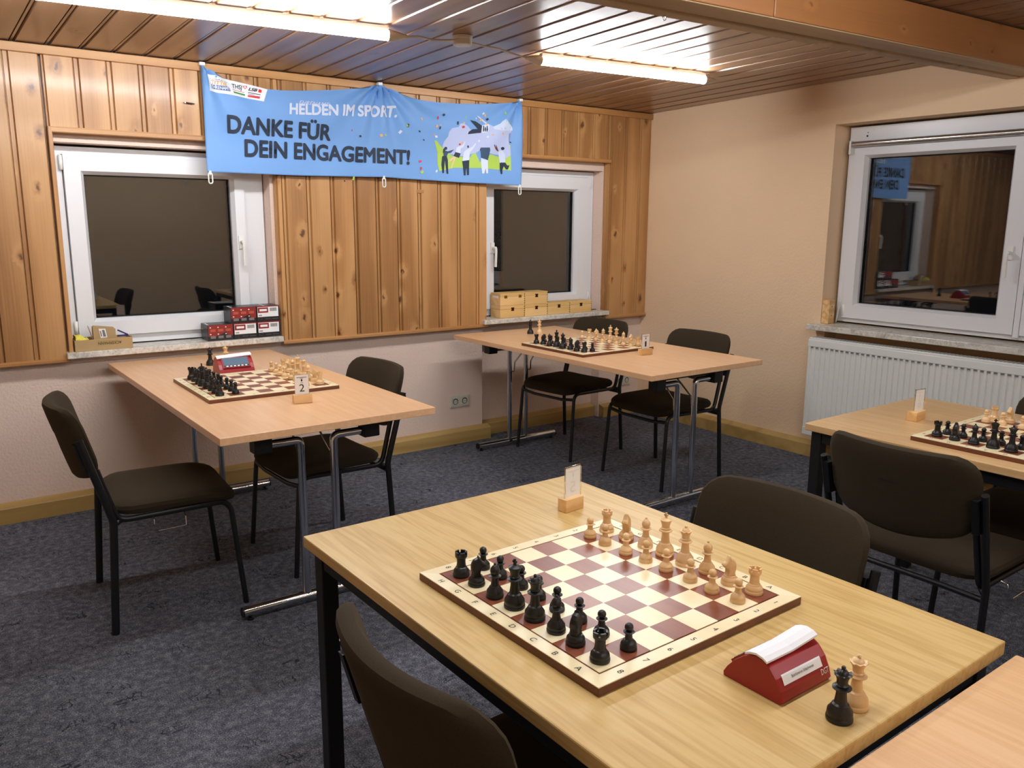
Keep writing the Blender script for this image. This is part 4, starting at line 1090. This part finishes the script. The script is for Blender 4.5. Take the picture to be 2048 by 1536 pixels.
shape('printed_figure', [(205,1085),(235,1090),(250,1150),(250,1320),(228,1320),(222,1160),(210,1150),(190,1310),(170,1310),(160,1200),(175,1100)], m_navy, 0.0032)
shape('printed_figure', [(195,1090),(190,1050),(215,1025),(250,1035),(300,1020),(330,1012),(290,1055),(250,1062),(240,1092)], m_teal, 0.0033)
shape('printed_figure', [(185,1055),(190,1010),(215,980),(238,980),(243,1010),(215,1020),(205,1050)], m_navy, 0.0034)
shape('printed_figure', [(345,1045),(410,1062),(390,1120),(322,1095)], m_navy, 0.0032)
shape('printed_figure', [(360,985),(385,975),(440,950),(460,910),(470,915),(440,985),(410,1000),(405,1062),(350,1045)], m_bwhite, 0.0033)
shape('printed_figure', [(335,1105),(350,1110),(320,1190),(295,1255),(285,1250),(310,1170)], m_skin, 0.0033)
shape('printed_figure', [(330,1098),(340,1104),(300,1150),(250,1165),(255,1155)], m_skin, 0.0034)
shape('printed_figure', [(385,945),(400,932),(415,945),(410,960),(390,962)], m_logor, 0.0034)
shape('printed_figure', [(428,1160),(512,1145),(512,1340),(490,1345),(475,1180),(472,1345),(452,1345),(440,1240)], m_navy, 0.0032)
shape('printed_figure', [(430,1160),(450,1040),(490,1010),(550,980),(595,930),(600,945),(555,1015),(520,1050),(510,1150)], m_bwhite, 0.0033)
shape('printed_figure', blob(500,978,11,17,12), m_navy, 0.0034)
shape('printed_figure', [(640,1020),(655,990),(770,990),(775,1025),(740,1040),(742,1155),(655,1120),(660,1050)], m_teal, 0.0033)
shape('printed_figure', [(655,1125),(742,1155),(735,1200),(748,1325),(725,1325),(705,1200),(695,1180),(698,1325),(672,1325),(655,1200)], m_bwhite, 0.0032)
shape('printed_figure', [(885,1050),(905,1030),(950,1035),(975,1080),(980,1185),(905,1190),(900,1090)], m_bwhite2, 0.0033)
shape('printed_figure', [(905,1185),(978,1188),(1000,1225),(1028,1225),(1010,1280),(985,1280),(945,1215),(938,1340),(918,1340),(905,1270)], m_navy, 0.0032)
shape('printed_figure', [(885,1045),(850,1020),(825,960),(835,950),(850,990),(852,950),(870,990),(888,1030)], m_brownp, 0.0034)
shape('printed_figure', blob(945,1002,24,20,12), m_navy, 0.0034)
shape('printed_figure', [(525,640),(600,655),(650,685),(685,710),(672,800),(620,805),(580,785),(500,820),(500,795),(560,755),(640,750),(600,700)], m_navy, 0.0034)
shape('printed_figure', [(685,705),(760,680),(780,700),(770,760),(740,795),(675,800)], m_bwhite, 0.0033)
for q in (700, 722, 744): shape('printed_stripe', [(q,710),(q+10,705),(q+14,760),(q+2,785),(q-6,785)], m_navy, 0.0036)
shape('printed_figure', [(615,582),(640,590),(700,635),(770,690),(740,690),(690,650),(630,600)], m_bwhite, 0.0034)
shape('printed_figure', [(820,720),(900,680),(960,620),(985,690),(960,720),(1060,720),(1065,765),(930,770),(830,750)], m_bwhite2, 0.0032)
rnd = random.Random(5); cf = {}
for k in range(62):
    if k < 26: px, py = rnd.uniform(-1250,-250), rnd.uniform(560,1400)
    elif k < 40: px, py = rnd.uniform(-250,150), rnd.uniform(600,1300)
    else: px, py = rnd.uniform(200,1050), rnd.uniform(540,930)
    if px < -250 and 1000 < py < 1260: py = 700+rnd.uniform(-60,200)
    if px < -250 and (px < -1150 or 860 < py < 1290 or (px < -420 and py < 760)): continue
    s_ = rnd.uniform(14, 26); a_ = rnd.uniform(0, PI)
    mt = rnd.choice([m_navy, m_navy, m_logor, m_lime, m_orange, m_bwhite])
    P = [pic(px+s_*math.cos(a_+b_)*(1.0 if i % 2 else 0.6), py+s_*math.sin(a_+b_)) for i, b_ in enumerate((0, 1.2, PI, PI+1.2))]
    cf.setdefault(mt.name, (mt, MB()))[1].add([(p[0], cloth_y(*p)-0.004, p[1]) for p in P], [(0,1,2,3)])
for mt, mb in cf.values():
    o = obj('confetti', mb, mt, ban); o['kind'] = 'stuff'
P = [pic(-305+40*math.cos(a_)*0.5, 560+16*math.sin(a_)) for a_ in [R(k*60) for k in range(6)]]
for k, (cx, czz) in enumerate(CLIPS):
    obj('clip', MB().bbox(cx-0.014, cx+0.014, -0.096, -0.068, czz-0.010, czz+0.006, 0.003), m_white, ban)
for k, (cx, czz) in enumerate([(-3.205,1.688),(-2.210,1.697),(-1.213,1.678)]):
    yb = cloth_y(cx, czz+0.01)
    loop = [(cx+0.010*math.cos(a_), yb-0.003, czz-0.022+(0.016 if math.sin(a_) > 0 else -0.016)+0.010*math.sin(a_)) for a_ in [R(t) for t in range(0, 361, 20)]]
    obj('snap_hook', MB().tube(loop, 0.0035, 8).bbox(cx-0.006, cx+0.006, yb-0.006, yb+0.001, czz-0.004, czz+0.016, 0.002), m_white, ban)

# ------------------------------------------------------------------ cartons on the first sill
ZS = 0.8163
def gift(x0, x1, z0, kind, label):
    y0, y1 = -0.058, 0.062; h = 0.0865
    cx = (x0+x1)/2; c = empty('clock_carton', (cx, 0.0, z0), 0, label, 'carton', 'black and red clock cartons')
    w_ = (x1-x0)/2-0.0006
    obj('carton_box', MB().bbox(-w_, w_, y0, y1, 0.0002, h, 0.0012), m_gift, c)
    F = lambda nm, a0, a1, b0, b1, mat, off: obj(nm, MB().add([(-w_+2*w_*a0, y0-off, h*b0), (-w_+2*w_*a1, y0-off, h*b0), (-w_+2*w_*a1, y0-off, h*b1), (-w_+2*w_*a0, y0-off, h*b1)], [(0,1,2,3)]), mat, c)
    T = lambda a0, a1, b0, b1, mat: obj('top_stripe', MB().add([(-w_+2*w_*a0, y0+(y1-y0)*b0, h+0.0004), (-w_+2*w_*a1, y0+(y1-y0)*b0, h+0.0004), (-w_+2*w_*(a1+0.06), y0+(y1-y0)*b1, h+0.0004), (-w_+2*w_*(a0+0.06), y0+(y1-y0)*b1, h+0.0004)], [(0,1,2,3)]), mat, c)
    if kind == 'photo':
        obj('red_print', MB().add([(-w_+2*w_*u, y0-0.0004, h*v) for u, v in ((0.02,0.98),(0.98,0.98),(0.98,0.30),(0.80,0.22),(0.72,0.55),(0.55,0.40),(0.40,0.30),(0.02,0.28))], [tuple(range(8))]), m_giftr, c)
        for i in range(3):
            for j in range(2):
                F('printed_photo', 0.10+0.30*i, 0.30+0.30*i, 0.14+0.42*j, 0.30+0.42*j, m_giftg if j == 0 else m_gifto, 0.0008)
                F('photo_spot', 0.08+0.30*i, 0.13+0.30*i, 0.38+0.42*j, 0.44+0.42*j, m_label, 0.0010)
        obj('side_lettering', MB().add([(-w_-0.0004, 0.020, h*0.70), (-w_-0.0004, 0.052, h*0.70), (-w_-0.0004, 0.052, h*0.62), (-w_-0.0004, 0.020, h*0.62)], [(0,1,2,3)]), m_giftg, c)
        T(0.0, 0.06, 0.0, 0.75, m_label); T(0.55, 0.60, 0.0, 0.9, m_giftg)
    else:
        F('red_band', 0.0, 1.0, 0.92, 1.0, m_giftr, 0.0004)
        F('label', 0.03, 0.95, 0.30, 0.93, m_label, 0.0006)
        F('label_red', 0.04, 0.50, 0.56, 0.90, m_giftr, 0.0009)
        F('label_window', 0.12, 0.44, 0.66, 0.80, m_label, 0.0012)
        mb = MB()
        for q in range(9):
            xa = -w_+2*w_*(0.58+0.034*q); mb.add([(xa, y0-0.0009, h*0.64), (xa+0.0025, y0-0.0009, h*0.64), (xa+0.0025, y0-0.0009, h*0.86), (xa, y0-0.0009, h*0.86)], [(0,1,2,3)])
        o = obj('barcode', mb, m_ink, c); o['kind'] = 'stuff'
        print_text('number_lettering', '3000', lambda u, v: (-w_+2*w_*(0.06+0.16*u), y0-0.0009, h*(0.36+0.08*v)), m_ink, c, bold=0.025)
        print_text('maker_lettering', 'DGT', lambda u, v: (-w_+2*w_*(0.06+0.17*u), y0-0.0006, h*(0.11+0.13*v)), m_label, c, bold=0.025)
        F('grey_line', 0.36, 0.60, 0.15, 0.17, m_giftg, 0.0004); F('grey_line', 0.66, 0.94, 0.15, 0.17, m_giftg, 0.0004)
        T(0.05, 0.12, 0.0, 0.9, m_giftr); T(0.30, 0.36, 0.0, 0.9, m_label)
    return c
gift(-3.262,-3.124,ZS,'photo','black and red carton at the low left end of the stack')
gift(-3.123,-2.992,ZS,'label','white labelled carton in the middle of the bottom row')
gift(-2.991,-2.862,ZS,'label','white labelled carton at the bottom right under another labelled carton')
gift(-3.135,-2.992,ZS+0.0868,'photo','black and red carton on top of the stack')
gift(-2.991,-2.862,ZS+0.0868,'label','white labelled carton on top of the stack beside the panelling')
# open tray with odds and ends
tr = empty('cardboard_tray', (-3.772,-0.012,ZS), 0.03, 'low open cardboard tray with upside down print', 'tray')
hw, hd, hh, t_ = 0.132, 0.058, 0.056, 0.002
obj('base', MB().box(-hw, hw, -hd, hd, 0.0002, t_), m_card, tr)
obj('front_flap', MB().box(-hw, hw, -hd, -hd+t_, t_, hh), m_card, tr)
obj('back_flap', MB().box(-hw, hw, hd-t_, hd, t_, hh), m_card, tr)
obj('side_flap', MB().box(-hw, -hw+t_, -hd+t_, hd-t_, t_, hh), m_card, tr)
obj('side_flap', MB().box(hw-t_, hw, -hd+t_, hd-t_, t_, hh), m_card, tr)
print_text('maker_lettering', 'ACKERMANN', lambda u, v: (0.080-0.108*u, -hd-0.0006, 0.040-0.014*v), m_card2, tr, bold=0.01)
obj('printed_line', MB().add([(-0.03,-hd-0.0005,0.0435),(0.062,-hd-0.0005,0.0435),(0.062,-hd-0.0005,0.0445),(-0.03,-hd-0.0005,0.0445)], [(0,1,2,3)]), m_card2, tr)
bx = empty('small_cardboard_box', (-3.768,-0.006,ZS+0.0026), -0.06, 'small brown cardboard box with a white label standing in the tray', 'box')
mb = MB(); mb.prism([(-0.040,0),(0.062,0),(0.062,0.094),(0.056,0.100),(-0.034,0.112),(-0.040,0.108)], lambda a, b, y: (a, y, b), -0.024, 0.024)
obj('box_body', mb, m_card, bx)
obj('open_flap', MB().add([(-0.042,-0.020,0.05),(-0.042,0.022,0.05),(-0.058,0.020,0.113),(-0.058,-0.018,0.111),(-0.044,-0.020,0.05),(-0.044,0.022,0.05),(-0.060,0.020,0.113),(-0.060,-0.018,0.111)], [(0,1,2,3),(4,5,6,7),(0,1,5,4),(1,2,6,5),(2,3,7,6),(3,0,4,7)]), m_card, bx)
obj('address_label', MB().add([(-0.008,-0.0246,0.052),(0.022,-0.0246,0.054),(0.016,-0.0246,0.098),(-0.014,-0.0246,0.100)], [(0,1,2,3)]), m_label, bx)
obj('label_code', MB().add([(0.004,-0.0250,0.058),(0.017,-0.0250,0.059),(0.011,-0.0250,0.092),(0.000,-0.0250,0.093)], [(0,1,2,3)]).add([(-0.006,-0.0250,0.060),(-0.001,-0.0250,0.060),(-0.005,-0.0250,0.088),(-0.010,-0.0250,0.088)], [(0,1,2,3)]), m_giftg, bx)
rnd = random.Random(3); vs = []; fs = []; A_, B_ = 18, 10
for i in range(A_+1):
    for j in range(B_+1):
        u, v = i/A_, j/B_
        zz = 0.034+0.042*math.sin(PI*(0.06+0.88*v))**0.5*(0.80+0.25*math.sin(u*4+0.8)+0.12*math.sin(u*11+v*4))
        vs.append((-0.124+0.062*u+0.003*math.sin(v*9), -0.048+0.096*v, zz+rnd.uniform(-0.002,0.002)))
for i in range(A_):
    for j in range(B_): fs.append((i*(B_+1)+j, (i+1)*(B_+1)+j, (i+1)*(B_+1)+j+1, i*(B_+1)+j+1))
yc = obj('dust_cloth', MB().add(vs, fs, True), m_yellow, None, (-3.772,-0.012,ZS))
md = yc.modifiers.new('thickness', 'SOLIDIFY'); md.thickness = 0.003
tag(yc, 'crumpled yellow dust cloth lying in the cardboard tray', 'cloth')
for k, (a_, b_, lb) in enumerate([((-3.700,-0.030,ZS+0.060),(-3.648,-0.018,ZS+0.061),'blue pen lying across the rim of the cardboard tray'),
                                ((-3.690,0.010,ZS+0.085),(-3.648,-0.012,ZS+0.0615),'second blue pen leaning in the corner of the cardboard tray')]):
    tag(obj('pen', MB().tube([a_, b_], 0.0038, 8), m_pen), lb, 'pen', 'pens in the tray')

# ------------------------------------------------------------------ wooden chess boxes on the second sill
def wbox(x0, x1, z0, kind, label):
    c = empty('wooden_chess_box', ((x0+x1)/2, 0.0, z0), 0, label, 'wooden box', 'wooden chess boxes')
    w_ = (x1-x0)/2-0.0008; y0, y1, h = -0.052, 0.060, 0.083
    obj('box_body', MB().bbox(-w_, w_, y0, y1, 0.0002, 0.058, 0.0012), m_birch, c)
    lid = obj('lid', MB().bbox(-w_, w_, y0, y1, 0.0587, h, 0.0015), m_birch, c)
    if kind == 'hinge':
        for q in (-0.058, 0.062): obj('hinge', MB().bbox(q-0.012, q+0.012, y0-0.0018, y0+0.0005, 0.049, 0.068, 0.0006), m_brassl, c)
        obj('paper_label', MB().add([(-w_-0.0005, y0+0.020, 0.050), (-w_-0.0005, y0+0.090, 0.052), (-w_-0.0005, y0+0.090, 0.066), (-w_-0.0005, y0+0.020, 0.064)], [(0,1,2,3)]), m_label, c)
    else:
        cl = obj('clasp', MB().bbox(-0.013, 0.013, y0-0.0022, y0+0.0005, 0.060, 0.068, 0.001).bbox(-0.009, 0.009, y0-0.003, y0+0.0005, 0.052, 0.062, 0.001).bbox(-0.012, 0.012, y0-0.002, y0+0.0005, 0.045, 0.053, 0.001), m_brass, c)
    mb = MB()
    for k in range(5): mb.box(w_-0.006, w_-0.0005, y0-0.0005, y0+0.001, 0.008+0.015*k, 0.014+0.015*k)
    o = obj('finger_joint', mb, m_brass, c); o['kind'] = 'stuff'
    return c
wbox(-1.338,-1.130,ZS,'clasp','pale wooden chess box at the panel end of the bottom row')
wbox(-1.129,-0.930,ZS,'clasp','pale wooden chess box second in the bottom row, another on top')
wbox(-0.929,-0.726,ZS,'clasp','pale wooden chess box third in the bottom row with bare top')
wbox(-0.725,-0.520,ZS,'clasp','pale wooden chess box at the corner end of the bottom row')
wbox(-1.338,-1.130,ZS+0.0834,'hinge','pale wooden chess box on top showing its two brass hinges')
wbox(-1.129,-0.930,ZS+0.0834,'clasp','pale wooden chess box on top showing its dark clasp')
tag(obj('cable', MB().tube([(-0.50,0.02,ZS+0.003),(-0.47,0.01,ZS+0.006),(-0.44,0.03,ZS+0.003),(-0.41,0.02,ZS+0.003)], 0.0025, 6), m_seal), 'thin black cable end lying on the sill beside the wooden boxes', 'cable')
